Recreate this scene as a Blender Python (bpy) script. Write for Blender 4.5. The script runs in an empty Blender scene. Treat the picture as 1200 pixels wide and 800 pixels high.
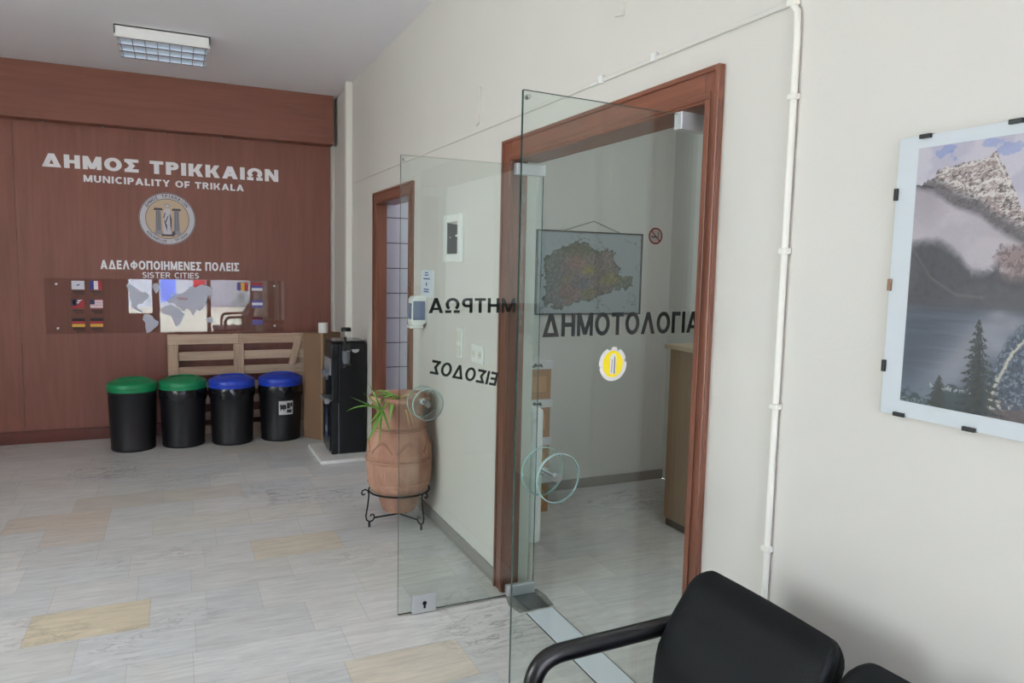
import bpy, math, random
import numpy as np
from mathutils import Vector, Matrix
from mathutils.geometry import tessellate_polygon

SC = bpy.context.scene
COL = SC.collection
random.seed(7)
PI = math.pi

# ------------------------------------------------------------------ camera
def make_camera():
    f, yaw, pitch, roll = 859.0, 0.4321, 0.0997, 0.0223
    cy, sy, cp, sp = math.cos(yaw), math.sin(yaw), math.cos(pitch), math.sin(pitch)
    F = Vector((sy*cp, cy*cp, -sp)); R0 = Vector((cy, -sy, 0)); U0 = R0.cross(F)
    R = R0*math.cos(roll) + U0*math.sin(roll)
    U = -R0*math.sin(roll) + U0*math.cos(roll)
    cd = bpy.data.cameras.new('camera'); cd.sensor_width = 36.0; cd.sensor_fit = 'HORIZONTAL'
    cd.lens = f/1200*36.0; cd.clip_start = 0.02; cd.clip_end = 200
    o = bpy.data.objects.new('camera', cd); COL.objects.link(o)
    m = Matrix.Identity(4)
    for i, v in enumerate((R, U, -F)):
        for k in range(3): m[k][i] = v[k]
    m[0][3], m[1][3], m[2][3] = 0, 0, 1.6
    o.matrix_world = m
    SC.camera = o
make_camera()

# ------------------------------------------------------------------ light
SC.view_settings.view_transform = 'Standard'
SC.view_settings.look = 'None'
SC.view_settings.gamma = 1.0
SC.view_settings.use_curve_mapping = False
SC.view_settings.exposure = -0.42
SC.cycles.use_denoising = True
SC.cycles.max_bounces = 12
SC.cycles.diffuse_bounces = 6
SC.cycles.transparent_max_bounces = 16
SC.cycles.sample_clamp_indirect = 6

world = bpy.data.worlds.new('daylight_world'); SC.world = world
world.use_nodes = True
bg = world.node_tree.nodes['Background']
bg.inputs['Color'].default_value = (0.93, 0.96, 1.0, 1)
bg.inputs['Strength'].default_value = 16.0

def area_portal(name, loc, rot, sx, sy):
    l = bpy.data.lights.new(name, 'AREA'); l.shape = 'RECTANGLE'; l.size = sx; l.size_y = sy
    l.cycles.is_portal = True
    o = bpy.data.objects.new(name, l); COL.objects.link(o); o.location = loc; o.rotation_euler = rot
ENTRY_Y = -2.2
area_portal('entrance_daylight', (0.75, ENTRY_Y-0.12, 1.45), (-PI/2, 0, 0), 3.4, 2.7)
area_portal('added_side_daylight', (-3.53, 2.5, 1.8), (0, -PI/2, 0), 2.1, 2.2)  # portal for the invented side window
sun = bpy.data.lights.new('sun', 'SUN'); sun.energy = 60.0; sun.angle = 0.01; sun.color = (1.0, 0.96, 0.9)
so_ = bpy.data.objects.new('sun', sun); COL.objects.link(so_); so_.rotation_euler = (math.radians(-28), math.radians(-12), 0)

def fill_lamp(name, loc, rot, sx, sy, power, col):
    l = bpy.data.lights.new(name, 'AREA'); l.shape = 'RECTANGLE'; l.size = sx; l.size_y = sy
    l.energy = power; l.color = col
    o = bpy.data.objects.new(name, l); COL.objects.link(o); o.location = loc; o.rotation_euler = rot

fill_lamp('office_side_fill', (2.5, 0.55, 1.9), (PI/2, 0, 0), 1.6, 1.2, 7, (0.93, 0.97, 1.0))  # unseen area lamp added to brighten the office from its near end
fill_lamp('office_top_fill', (2.5, 2.6, 3.12), (0, 0, 0), 0.6, 0.6, 16, (0.95, 0.98, 1.0))  # second unseen fill, added overhead to lift the office

# ------------------------------------------------------------------ materials
MATS = {}
def srgb(r, g, b):
    def c(v):
        v /= 255.0
        return v/12.92 if v <= 0.04045 else ((v+0.055)/1.055)**2.4
    return (c(r), c(g), c(b), 1.0)

def mat(name, col, rough=0.6, metal=0.0, noise=0.0, nscale=(8, 8, 8), bump=0.0, bscale=60, spec=0.5, emit=0.0, coat=0.0):
    if name in MATS: return MATS[name]
    m = bpy.data.materials.new(name); m.use_nodes = True
    nt = m.node_tree; b = nt.nodes['Principled BSDF']
    b.inputs['Roughness'].default_value = rough
    b.inputs['Metallic'].default_value = metal
    b.inputs['Specular IOR Level'].default_value = spec
    b.inputs['Coat Weight'].default_value = coat
    tc = nt.nodes.new('ShaderNodeTexCoord')
    mp = nt.nodes.new('ShaderNodeMapping'); mp.inputs['Scale'].default_value = nscale
    nt.links.new(tc.outputs['Object'], mp.inputs['Vector'])
    nz = nt.nodes.new('ShaderNodeTexNoise'); nz.inputs['Scale'].default_value = 1.0
    nz.inputs['Detail'].default_value = 5
    nt.links.new(mp.outputs['Vector'], nz.inputs['Vector'])
    mx = nt.nodes.new('ShaderNodeMix'); mx.data_type = 'RGBA'
    lo = tuple(max(0, c*(1-noise)) for c in col[:3]) + (1,)
    hi = tuple(min(1, c*(1+noise)) for c in col[:3]) + (1,)
    mx.inputs['A'].default_value = lo; mx.inputs['B'].default_value = hi
    nt.links.new(nz.outputs['Fac'], mx.inputs['Factor'])
    nt.links.new(mx.outputs['Result'], b.inputs['Base Color'])
    if bump:
        n2 = nt.nodes.new('ShaderNodeTexNoise'); n2.inputs['Scale'].default_value = bscale; n2.inputs['Detail'].default_value = 4
        nt.links.new(tc.outputs['Object'], n2.inputs['Vector'])
        bp = nt.nodes.new('ShaderNodeBump'); bp.inputs['Strength'].default_value = bump; bp.inputs['Distance'].default_value = 0.01
        nt.links.new(n2.outputs['Fac'], bp.inputs['Height']); nt.links.new(bp.outputs['Normal'], b.inputs['Normal'])
    if emit:
        b.inputs['Emission Color'].default_value = col; b.inputs['Emission Strength'].default_value = emit
    MATS[name] = m
    return m

def paint_mat(name, rough=0.5, attr='paint', coat=0.0):
    m = bpy.data.materials.new(name); m.use_nodes = True
    nt = m.node_tree; b = nt.nodes['Principled BSDF']
    a = nt.nodes.new('ShaderNodeAttribute'); a.attribute_name = attr
    nt.links.new(a.outputs['Color'], b.inputs['Base Color'])
    b.inputs['Roughness'].default_value = rough; b.inputs['Coat Weight'].default_value = coat
    b.inputs['Coat Roughness'].default_value = 0.05
    return m

def glass_mat(name, tint, ior=1.5, refl=(1, 1, 1, 1)):
    m = bpy.data.materials.new(name); m.use_nodes = True
    nt = m.node_tree
    for n in list(nt.nodes): nt.nodes.remove(n)
    out = nt.nodes.new('ShaderNodeOutputMaterial')
    mx = nt.nodes.new('ShaderNodeMixShader'); fr = nt.nodes.new('ShaderNodeFresnel')
    ge = nt.nodes.new('ShaderNodeNewGeometry'); ml = nt.nodes.new('ShaderNodeMapRange')     # same reflectance on both faces of the sheet
    ml.inputs['To Min'].default_value = ior; ml.inputs['To Max'].default_value = 1/ior
    nt.links.new(ge.outputs['Backfacing'], ml.inputs['Value']); nt.links.new(ml.outputs['Result'], fr.inputs['IOR'])
    tr = nt.nodes.new('ShaderNodeBsdfTransparent'); tr.inputs['Color'].default_value = tint
    gl = nt.nodes.new('ShaderNodeBsdfGlossy'); gl.inputs['Roughness'].default_value = 0.0; gl.inputs['Color'].default_value = refl
    nt.links.new(fr.outputs['Fac'], mx.inputs['Fac']); nt.links.new(tr.outputs['BSDF'], mx.inputs[1])
    nt.links.new(gl.outputs['BSDF'], mx.inputs[2]); nt.links.new(mx.outputs['Shader'], out.inputs['Surface'])
    MATS[name] = m
    return m

def wood_mat(name, c1, c2, scale=(1, 1, 1), rough=0.35):
    m = bpy.data.materials.new(name); m.use_nodes = True
    nt = m.node_tree; b = nt.nodes['Principled BSDF']; b.inputs['Roughness'].default_value = rough
    tc = nt.nodes.new('ShaderNodeTexCoord'); mp = nt.nodes.new('ShaderNodeMapping'); mp.inputs['Scale'].default_value = scale
    nt.links.new(tc.outputs['Object'], mp.inputs['Vector'])
    nz = nt.nodes.new('ShaderNodeTexNoise'); nz.inputs['Scale'].default_value = 1; nz.inputs['Detail'].default_value = 8; nz.inputs['Roughness'].default_value = 0.65
    nt.links.new(mp.outputs['Vector'], nz.inputs['Vector'])
    cr = nt.nodes.new('ShaderNodeValToRGB'); cr.color_ramp.elements[0].position = 0.3; cr.color_ramp.elements[1].position = 0.72
    cr.color_ramp.elements[0].color = c1; cr.color_ramp.elements[1].color = c2
    nt.links.new(nz.outputs['Fac'], cr.inputs['Fac']); nt.links.new(cr.outputs['Color'], b.inputs['Base Color'])
    MATS[name] = m
    return m

M_WALL = mat('wall_paint', srgb(214, 210, 203), 0.55, noise=0.03, nscale=(3, 3, 3), bump=0.06, bscale=90)
M_OFFICE = mat('office_paint', srgb(222, 222, 218), 0.7, noise=0.04, nscale=(2, 2, 2))
M_CEIL = mat('ceiling_paint', srgb(236, 234, 240), 0.8, noise=0.02)
M_PANEL = wood_mat('brown_laminate', srgb(120, 71, 57), srgb(135, 84, 69), (26, 26, 1.6), 0.48)
M_PANELH = wood_mat('brown_laminate_header', srgb(119, 70, 56), srgb(134, 82, 67), (1.6, 26, 26), 0.48)
M_SKIRT = wood_mat('dark_skirting_wood', srgb(88, 44, 36), srgb(104, 54, 44), (2, 26, 30), 0.35)
M_FRAME = wood_mat('door_frame_wood', srgb(104, 62, 46), srgb(138, 86, 66), (30, 30, 1.5), 0.35)
M_FRAME_H = wood_mat('door_header_wood', srgb(104, 62, 46), srgb(138, 86, 66), (30, 1.5, 30), 0.35)
M_STONE = mat('grey_stone_skirting', srgb(140, 134, 128), 0.4, noise=0.15, nscale=(10, 10, 10))
M_GLASS = glass_mat('door_glass', (0.93, 0.965, 0.95, 1))
M_ACRYL = glass_mat('clear_acrylic', (0.97, 0.97, 0.97, 1), 1.62)
M_CLIPGL = glass_mat('frame_glass', (0.98, 0.99, 0.985, 1), 1.45)
M_CLEAR = glass_mat('clear_plastic', (0.93, 0.94, 0.95, 1), 1.5)
M_GEDGE = mat('glass_edge', srgb(38, 66, 60), 0.15)
M_GRIM = mat('glass_disc_rim', srgb(138, 164, 158), 0.1, spec=0.8)
M_DISC = glass_mat('disc_glass', (0.945, 0.97, 0.965, 1))
M_CHROME = mat('chrome', srgb(205, 207, 210), 0.18, 1.0)
M_SATIN = mat('satin_steel', srgb(214, 217, 220), 0.42, 0.55)
M_BLACKSLOT = mat('dark_slot', srgb(18, 18, 18), 0.5)
M_VINYL = mat('black_vinyl', srgb(20, 24, 26), 0.5)
M_WHITEV = mat('silver_white_vinyl', srgb(248, 248, 250), 0.35)
M_WHITE = mat('white_plastic', srgb(232, 232, 228), 0.4)
M_CREAM = mat('cream_pipe_paint', srgb(236, 233, 224), 0.4)

# ------------------------------------------------------------------ mesh helpers
class MB:
    def __init__(s): s.v = []; s.f = []; s.m = []
    def add(s, verts, faces, mi=0):
        o = len(s.v); s.v += [tuple(x) for x in verts]
        for f in faces: s.f.append(tuple(i+o for i in f)); s.m.append(mi)
        return s
    def box(s, x0, x1, y0, y1, z0, z1, mi=0):
        v = [(x0,y0,z0),(x1,y0,z0),(x1,y1,z0),(x0,y1,z0),(x0,y0,z1),(x1,y0,z1),(x1,y1,z1),(x0,y1,z1)]
        return s.add(v, [(0,3,2,1),(4,5,6,7),(0,1,5,4),(1,2,6,5),(2,3,7,6),(3,0,4,7)], mi)
    def obox(s, org, ex, ey, ez, a, b, c, mi=0):
        org, ex, ey, ez = map(Vector, (org, ex, ey, ez)); v = []
        for k in c:
            for (i, j) in ((a[0],b[0]),(a[1],b[0]),(a[1],b[1]),(a[0],b[1])): v.append(org+ex*i+ey*j+ez*k)
        return s.add(v, [(0,3,2,1),(4,5,6,7),(0,1,5,4),(1,2,6,5),(2,3,7,6),(3,0,4,7)], mi)
    def lathe(s, prof, c=(0,0,0), n=40, mi=0, axis='Z', caps=True):
        v = []; f = []; k = len(prof)
        for i in range(n):
            a = 2*PI*i/n
            for (r, h) in prof:
                p = (r*math.cos(a), r*math.sin(a), h)
                if axis == 'Y': p = (p[0], p[2], p[1])
                if axis == 'X': p = (p[2], p[0], p[1])
                v.append((c[0]+p[0], c[1]+p[1], c[2]+p[2]))
        for i in range(n):
            j = (i+1) % n
            for q in range(k-1): f.append((i*k+q, j*k+q, j*k+q+1, i*k+q+1))
        if caps:
            if prof[0][0] > 1e-6: f.append(tuple(i*k for i in reversed(range(n))))
            if prof[-1][0] > 1e-6: f.append(tuple(i*k+k-1 for i in range(n)))
        if axis == 'Y': f = [tuple(reversed(x)) for x in f]
        return s.add(v, f, mi)
    def tube(s, path, r, n=10, mi=0, closed=False, flat=None):
        P = [Vector(p) for p in path]; N = len(P); v = []; f = []
        rr = r if hasattr(r, '__len__') else [r]*N
        up = None
        for i in range(N):
            t = (P[(i+1) % N]-P[i-1]) if closed else (P[min(i+1, N-1)]-P[max(i-1, 0)])
            t.normalize()
            if up is None:
                up = Vector((0, 0, 1)) if abs(t.z) < 0.9 else Vector((1, 0, 0))
            a = t.cross(up)
            if a.length < 1e-5: a = t.cross(Vector((0.3, 1, 0.2)))
            a.normalize(); b = a.cross(t).normalized(); up = b
            for k in range(n):
                th = 2*PI*k/n
                fl = flat if flat else 1.0
                v.append(P[i]+a*math.cos(th)*rr[i]+b*math.sin(th)*rr[i]*fl)
        M = N if closed else N-1
        for i in range(M):
            j = (i+1) % N
            for k in range(n):
                l = (k+1) % n
                f.append((i*n+k, i*n+l, j*n+l, j*n+k))
        if not closed:
            f.append(tuple(reversed(range(n)))); f.append(tuple((N-1)*n+k for k in range(n)))
        return s.add(v, f, mi)
    def prism(s, pts, org, ex, ey, en, t0, t1, mi=0):
        """2-D outline extruded along en from t0 to t1"""
        org, ex, ey, en = map(Vector, (org, ex, ey, en)); n = len(pts)
        v = [org+ex*p[0]+ey*p[1]+en*t0 for p in pts]+[org+ex*p[0]+ey*p[1]+en*t1 for p in pts]
        tri = tessellate_polygon([[Vector((p[0], p[1], 0)) for p in pts]])
        area = sum(pts[i][0]*pts[(i+1) % n][1]-pts[(i+1) % n][0]*pts[i][1] for i in range(n))
        f = []
        for t in tri:
            a, b, c = t
            cr = (pts[b][0]-pts[a][0])*(pts[c][1]-pts[a][1])-(pts[b][1]-pts[a][1])*(pts[c][0]-pts[a][0])
            if cr < 0: a, b, c = c, b, a
            f.append((a+n, b+n, c+n)); f.append((c, b, a))
        for i in range(n):
            j = (i+1) % n
            f.append((i, j, j+n, i+n) if area > 0 else (j, i, i+n, j+n))
        return s.add(v, f, mi)
    def build(s, name, mats, parent=None, smooth=None, bevel=0, segs=2):
        me = bpy.data.meshes.new(name); me.from_pydata(s.v, [], s.f)
        if not isinstance(mats, (list, tuple)): mats = [mats]
        for m in mats: me.materials.append(m)
        me.polygons.foreach_set('material_index', s.m)
        if smooth is not None:
            me.polygons.foreach_set('use_smooth', [True]*len(s.f))
            me.set_sharp_from_angle(angle=math.radians(smooth))
        me.update()
        o = bpy.data.objects.new(name, me); COL.objects.link(o)
        if parent is not None: o.parent = parent
        if bevel:
            b = o.modifiers.new('bevel', 'BEVEL'); b.width = bevel; b.segments = segs; b.limit_method = 'ANGLE'
            b.angle_limit = math.radians(40)
        return o

def tag(o, label, cat, group=None):
    o['label'] = label; o['category'] = cat
    if group: o['group'] = group
    return o
def thing(name, label, cat, loc=(0, 0, 0), rz=0, group=None):
    o = bpy.data.objects.new(name, None); COL.objects.link(o); o.location = loc; o.rotation_euler = (0, 0, rz)
    o.empty_display_size = 0.1
    return tag(o, label, cat, group)
def struct(o): o['kind'] = 'structure'; return o

# ---- capital letters built from strokes, cap height 1; t = stem width, h = bar height
def arc_poly(cx, cy, rx, ry, a0, a1, tx, ty):
    n = max(6, int(abs(a1-a0)/9)); out = []
    for i in range(n):
        A, B = math.radians(a0+(a1-a0)*i/n), math.radians(a0+(a1-a0)*(i+1)/n)
        f = lambda a, s: (cx+(rx+s*tx/2)*math.cos(a), cy+(ry+s*ty/2)*math.sin(a))
        out.append([f(A, -1), f(A, 1), f(B, 1), f(B, -1)])
    return out
def glyph(ch, t, h):
    B = lambda x0, x1, y0, y1: [[(x0, y0), (x1, y0), (x1, y1), (x0, y1)]]
    Dg = lambda x0, y0, x1, y1, k=1.0: [[(x0, y0), (x0+t*k, y0), (x1+t*k, y1), (x1, y1)]]
    ch = {'Η': 'H', 'Μ': 'M', 'Ν': 'N', 'Ο': 'O', 'Τ': 'T', 'Ρ': 'P', 'Κ': 'K', 'Α': 'A', 'Ι': 'I', 'Ε': 'E'}.get(ch, ch)
    if ch == 'I': return B(0, t, 0, 1), t
    if ch == '-': return B(0, 0.35, 0.42, 0.42+h), 0.35
    if ch == 'H': W = 0.84; return B(0, t, 0, 1)+B(W-t, W, 0, 1)+B(t, W-t, 0.5-h/2, 0.5+h/2), W
    if ch == 'M': W = 1.0; c = (W-t)/2; return B(0, t*0.9, 0, 1)+B(W-t*0.9, W, 0, 1)+Dg(c, 0.05, 0, 1)+Dg(c, 0.05, W-t, 1), W
    if ch == 'N': W = 0.86; return B(0, t*0.9, 0, 1)+B(W-t*0.9, W, 0, 1)+Dg(W-t, 0, 0, 1), W
    if ch == 'O': W = 0.96; return arc_poly(W/2, 0.5, W/2-t/2, 0.51-h/2, 0, 360, t, h), W
    if ch == 'C': W = 0.84; return arc_poly(0.48, 0.5, 0.48-t/2, 0.51-h/2, 48, 312, t, h), W
    if ch == 'Σ': W = 0.78; return B(0, W, 1-h, 1)+B(0, W, 0, h)+Dg(0.34*W, 0.5, 0, 1-h*0.5, 1.15)+Dg(0.34*W, 0.5, 0, h*0.5, 1.15), W
    if ch == 'T': W = 0.78; return B(0, W, 1-h, 1)+B(W/2-t/2, W/2+t/2, 0, 1-h), W
    if ch in 'PR':
        W = 0.74; r = 0.31; p = B(0, t, 0, 1)+B(t, W-r, 1-h, 1)+B(t, W-r, 1-2*r, 1-2*r+h)+arc_poly(W-r, 1-r, r-t/2, r-h/2, -90, 90, t, h)
        if ch == 'R': W = 0.82; p += Dg(W-t*1.05, 0, 0.30, 0.42)
        return p, W
    if ch == 'K': W = 0.86; return B(0, t, 0, 1)+Dg(t*0.75, 0.36, W-t*1.12, 1, 1.05)+Dg(W-t*1.08, 0, 0.30, 0.58, 1.08), W
    if ch in 'AΛΔ':
        W = 0.96 if ch != 'Δ' else 1.0; c = (W-t*1.05)/2
        p = Dg(0, 0, c, 1, 1.05)+Dg(W-t*1.05, 0, c, 1, 1.05)
        if ch == 'A': p += B(0.26, W-0.26, 0.2, 0.2+h*0.85)
        if ch == 'Δ': p += B(t*0.5, W-t*0.5, 0, h*0.9)
        return p, W
    if ch == 'Ω': W = 0.98; return arc_poly(W/2, 0.57, W/2-t/2-0.02, 0.44-h/2, -52, 232, t, h)+B(0, 0.40, 0, h)+B(W-0.40, W, 0, h), W
    if ch == 'E': W = 0.66; return B(0, t, 0, 1)+B(t, W, 0, h)+B(t, W, 1-h, 1)+B(t, W*0.94, 0.5-h/2, 0.5+h/2), W
    if ch == 'F': W = 0.64; return B(0, t, 0, 1)+B(t, W, 1-h, 1)+B(t, W*0.94, 0.46-h/2, 0.46+h/2), W
    if ch == 'L': W = 0.62; return B(0, t, 0, 1)+B(t, W, 0, h), W
    if ch == 'Γ': W = 0.62; return B(0, t, 0, 1)+B(t, W, 1-h, 1), W
    if ch == 'Π': W = 0.86; return B(0, t, 0, 1)+B(W-t, W, 0, 1)+B(t, W-t, 1-h, 1), W
    if ch == 'U': W = 0.82; return B(0, t, 0.38, 1)+B(W-t, W, 0.38, 1)+arc_poly(W/2, 0.38, W/2-t/2, 0.39-h/2, 180, 360, t, h), W
    if ch == 'Y': W = 0.86; c = (W-t)/2; return Dg(c, 0.42, 0, 1)+Dg(c, 0.42, W-t, 1)+B(c, c+t, 0, 0.44), W
    if ch == 'S': W = 0.70; r = 0.25+h/4; return arc_poly(W/2, 1-r, W/2-t/2-0.01, r-h/2, 25, 270, t, h)+arc_poly(W/2, r, W/2-t/2, r-h/2, 90, -155, t, h), W
    if ch == 'Φ': W = 1.0; return B(W/2-t/2, W/2+t/2, 0, 1)+arc_poly(W/2, 0.5, W/2-t/2, 0.37-h/2, 0, 360, t, h*0.9), W
    return [], 0.34
def line_layout(s, t, h, gap):
    x = 0.0; out = []
    for ch in s:
        p, w = glyph(ch, t, h)
        out.append((ch, x, p, w)); x += w+gap
    return out, x-gap
def add_polys(mb, polys, org, ex, ey, en, kx, ky, t, mi=0):
    """every stroke is a thin slab; fronts step by a hair so none coincide"""
    for k, P in enumerate(polys):
        P = [(q[0]*kx, q[1]*ky) for q in P]
        mb.prism(P, org, ex, ey, en, 0, t*(0.80+0.05*(k % 5)), mi)
def add_text(mb, s, org, ex, ey, en, w, h, t=0.0015, bold=0.22, mi=0, gap=0.14, total=None):
    lay, tot = line_layout(s, bold, bold*0.86, gap); k = w/(total or tot)
    polys = [[(p[0]+x, p[1]) for p in P] for ch, x, Ps, wd in lay for P in Ps]
    add_polys(mb, polys, org, ex, ey, en, k, h, t, mi)
def arc_text(mb, s, org, ex, ey, en, rad, a0, a1, h, t, inward=False, mi=0, bold=0.2):
    """letters along an arc, a0 -> a1 degrees"""
    org, ex, ey, en = map(Vector, (org, ex, ey, en)); n = len(s)
    for i, ch in enumerate(s):
        if ch == ' ': continue
        a = math.radians(a0+(a1-a0)*(i+0.5)/n)
        rd = ex*math.cos(a)+ey*math.sin(a); tg = -ex*math.sin(a)+ey*math.cos(a)
        lx, ly = (-tg, rd) if not inward else (tg, -rd)
        P, w = glyph(ch, bold, bold*0.86); kk = h*0.9
        add_polys(mb, P, org+rd*rad-lx*(w*kk/2)-ly*(h/2), lx, ly, en, kk, h, t, mi)

X, Y, Z = Vector((1, 0, 0)), Vector((0, 1, 0)), Vector((0, 0, 1))

# value noise for the painted pictures
_rng = np.random.RandomState(3)
_tab = _rng.rand(256, 256)
def vnoise(x, y):
    xi = np.floor(x).astype(int); yi = np.floor(y).astype(int); fx = x-xi; fy = y-yi
    fx = fx*fx*(3-2*fx); fy = fy*fy*(3-2*fy)
    g = lambda a, b: _tab[a % 256, b % 256]
    return (g(xi, yi)*(1-fx)+g(xi+1, yi)*fx)*(1-fy)+(g(xi, yi+1)*(1-fx)+g(xi+1, yi+1)*fx)*fy
def fbm(x, y, o=4):
    s = 0; a = 0.5; n = 0
    for k in range(o):
        s = s+a*vnoise(x*2**k+17*k, y*2**k+31*k); n += a; a *= 0.5
    return s/n
def inpoly(x, y, P):
    r = np.zeros(x.shape, bool); n = len(P); j = n-1
    for i in range(n):
        xi, yi = P[i]; xj, yj = P[j]
        c = ((yi > y) != (yj > y)) & (x < (xj-xi)*(y-yi)/(yj-yi+1e-12)+xi)
        r ^= c; j = i
    return r
def lin(c):
    c = np.asarray(c, float)/255.0
    return np.where(c <= 0.04045, c/12.92, ((c+0.055)/1.055)**2.4)
def painted(name, org, ex, ey, us, vs, img, m, parent, flip=False):
    """a flat sheet with a colour per vertex; img is (len(us), len(vs), 3) in sRGB 0-255"""
    org, ex, ey = map(Vector, (org, ex, ey)); nu, nv = len(us), len(vs)
    verts = [org+ex*float(u)+ey*float(v) for u in us for v in vs]
    f = []
    for i in range(nu-1):
        for j in range(nv-1):
            q = (i*nv+j, (i+1)*nv+j, (i+1)*nv+j+1, i*nv+j+1)
            f.append(tuple(reversed(q)) if flip else q)
    me = bpy.data.meshes.new(name); me.from_pydata(verts, [], f); me.materials.append(m)
    a = me.color_attributes.new('paint', 'FLOAT_COLOR', 'POINT')
    c = np.ones((nu*nv, 4), np.float32); c[:, :3] = lin(img.reshape(-1, 3)); a.data.foreach_set('color', c.ravel())
    o = bpy.data.objects.new(name, me); COL.objects.link(o)
    if parent is not None: o.parent = parent
    return o

# ================================================================== THE SETTING
WX, WT = 1.454, 0.13            # hall face of the right wall, its thickness
CH = 3.19
PY = 7.40                       # face of the brown wood panelling

# ---- floor: marble slabs, each its own tint, one mesh
def build_floor():
    verts, faces, cols, mi = [], [], [], []
    def quad(x0, x1, y0, y1, z, c, m):
        o = len(verts); verts.extend([(x0, y0, z), (x1, y0, z), (x1, y1, z), (x0, y1, z)]); faces.append((o, o+1, o+2, o+3)); cols.append(c); mi.append(m)
    X0, X1, Y0, Y1 = -3.4, 3.42, -2.2, 7.42
    quad(X0, X1, Y0, Y1, -0.0012, (1, 1, 1), 1)
    fixed = {(-0.61, 3): (-0.61, -0.135), }
    base = [(219, 218, 216), (215, 215, 214), (222, 220, 217), (217, 216, 213), (212, 213, 213), (221, 220, 219)]
    beige = [(221, 213, 201), (219, 212, 202), (217, 209, 199), (219, 213, 205)]
    rng = random.Random(11)
    want = {0: [(-0.61, -0.135, (222, 209, 184))],            # row index k : y = 3.44 + .3k
            2: [(0.365, 0.85, (220, 210, 194))],
            4: [(-0.15, 0.40, (219, 216, 208)), (0.40, 0.85, (220, 217, 210)), (-0.72, -0.40, (215, 205, 196))],
            5: [(-0.95, -0.40, (214, 203, 192))],
            6: [(-0.62, -0.10, (210, 203, 195)), (-0.1, 0.4, (214, 208, 198))],
            -3: [(0.59, 1.07, (223, 213, 198))],
            -1: [(-0.40, 0.05, (216, 217, 218))]}
    k0 = math.floor((Y0-3.44)/0.3); k1 = math.ceil((Y1-3.44)/0.3)
    for k in range(k0, k1):
        y0 = max(Y0, 3.44+0.3*k); y1 = min(Y1, 3.44+0.3*(k+1))
        segs = []
        fx = sorted(want.get(k, []))
        start = X0 - rng.random()*0.5
        marks = [(a, b, c) for a, b, c in fx]
        x = start
        def fill(x, lim):
            while x < lim-1e-6:
                n = x+rng.choice([0.24, 0.36, 0.48, 0.48, 0.60])
                if lim-n < 0.12: n = lim
                n = min(n, lim)
                c = rng.choice(beige) if rng.random() < 0.025 else rng.choice(base)
                j = rng.uniform(0.985, 1.015)
                segs.append((x, n, tuple(min(255, v*j) for v in c))); x = n
            return x
        for a, b, c in marks:
            x = fill(x, a); segs.append((a, b, c)); x = b
        fill(x, X1)
        g = 0.0011
        for a, b, c in segs:
            a2, b2 = max(a, X0), min(b, X1)
            if b2-a2 < 0.01: continue
            quad(a2+g, b2-g, y0+g, y1-g, 0.0, tuple(lin(c)), 0)
    me = bpy.data.meshes.new('floor'); me.from_pydata(verts, [], faces)
    m = bpy.data.materials.new('marble_slabs'); m.use_nodes = True
    nt = m.node_tree; b = nt.nodes['Principled BSDF']
    at = nt.nodes.new('ShaderNodeAttribute'); at.attribute_name = 'tint'
    tc = nt.nodes.new('ShaderNodeTexCoord')
    mp = nt.nodes.new('ShaderNodeMapping'); mp.inputs['Scale'].default_value = (2.2, 16, 1); mp.inputs['Rotation'].default_value = (0, 0, 0.06)
    nt.links.new(tc.outputs['Object'], mp.inputs['Vector'])
    nz = nt.nodes.new('ShaderNodeTexNoise'); nz.inputs['Scale'].default_value = 2.0; nz.inputs['Detail'].default_value = 8; nz.inputs['Roughness'].default_value = 0.7; nz.inputs['Distortion'].default_value = 0.6
    nt.links.new(mp.outputs['Vector'], nz.inputs['Vector'])
    r1 = nt.nodes.new('ShaderNodeMapRange'); r1.inputs['From Min'].default_value = 0.3; r1.inputs['From Max'].default_value = 0.7
    r1.inputs['To Min'].default_value = 0.74; r1.inputs['To Max'].default_value = 1.07
    nt.links.new(nz.outputs['Fac'], r1.inputs['Value'])
    mp2 = nt.nodes.new('ShaderNodeMapping'); mp2.inputs['Scale'].default_value = (3, 9, 1); mp2.inputs['Location'].default_value = (5, 2, 0); mp2.inputs['Rotation'].default_value = (0, 0, 0.12)
    nt.links.new(tc.outputs['Object'], mp2.inputs['Vector'])
    n2 = nt.nodes.new('ShaderNodeTexNoise'); n2.inputs['Scale'].default_value = 1.6; n2.inputs['Detail'].default_value = 9; n2.inputs['Roughness'].default_value = 0.62; n2.inputs['Distortion'].default_value = 0.9
    nt.links.new(mp2.outputs['Vector'], n2.inputs['Vector'])
    rp = nt.nodes.new('ShaderNodeValToRGB'); e = rp.color_ramp.elements
    e[0].position = 0.470; e[0].color = (1, 1, 1, 1); e[1].position = 0.53; e[1].color = (1, 1, 1, 1)
    q = rp.color_ramp.elements.new(0.5); q.color = (0.36, 0.36, 0.38, 1)
    nt.links.new(n2.outputs['Fac'], rp.inputs['Fac'])
    n3 = nt.nodes.new('ShaderNodeTexNoise'); n3.inputs['Scale'].default_value = 1.1; n3.inputs['Detail'].default_value = 3
    nt.links.new(tc.outputs['Object'], n3.inputs['Vector'])
    r3 = nt.nodes.new('ShaderNodeMapRange'); r3.inputs['From Min'].default_value = 0.52; r3.inputs['From Max'].default_value = 0.68
    nt.links.new(n3.outputs['Fac'], r3.inputs['Value'])
    vm = nt.nodes.new('ShaderNodeMix'); vm.data_type = 'RGBA'; vm.inputs['A'].default_value = (1, 1, 1, 1)
    nt.links.new(r3.outputs['Result'], vm.inputs['Factor']); nt.links.new(rp.outputs['Color'], vm.inputs['B'])
    a1 = nt.nodes.new('ShaderNodeMix'); a1.data_type = 'RGBA'; a1.blend_type = 'MULTIPLY'; a1.inputs['Factor'].default_value = 1
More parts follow.
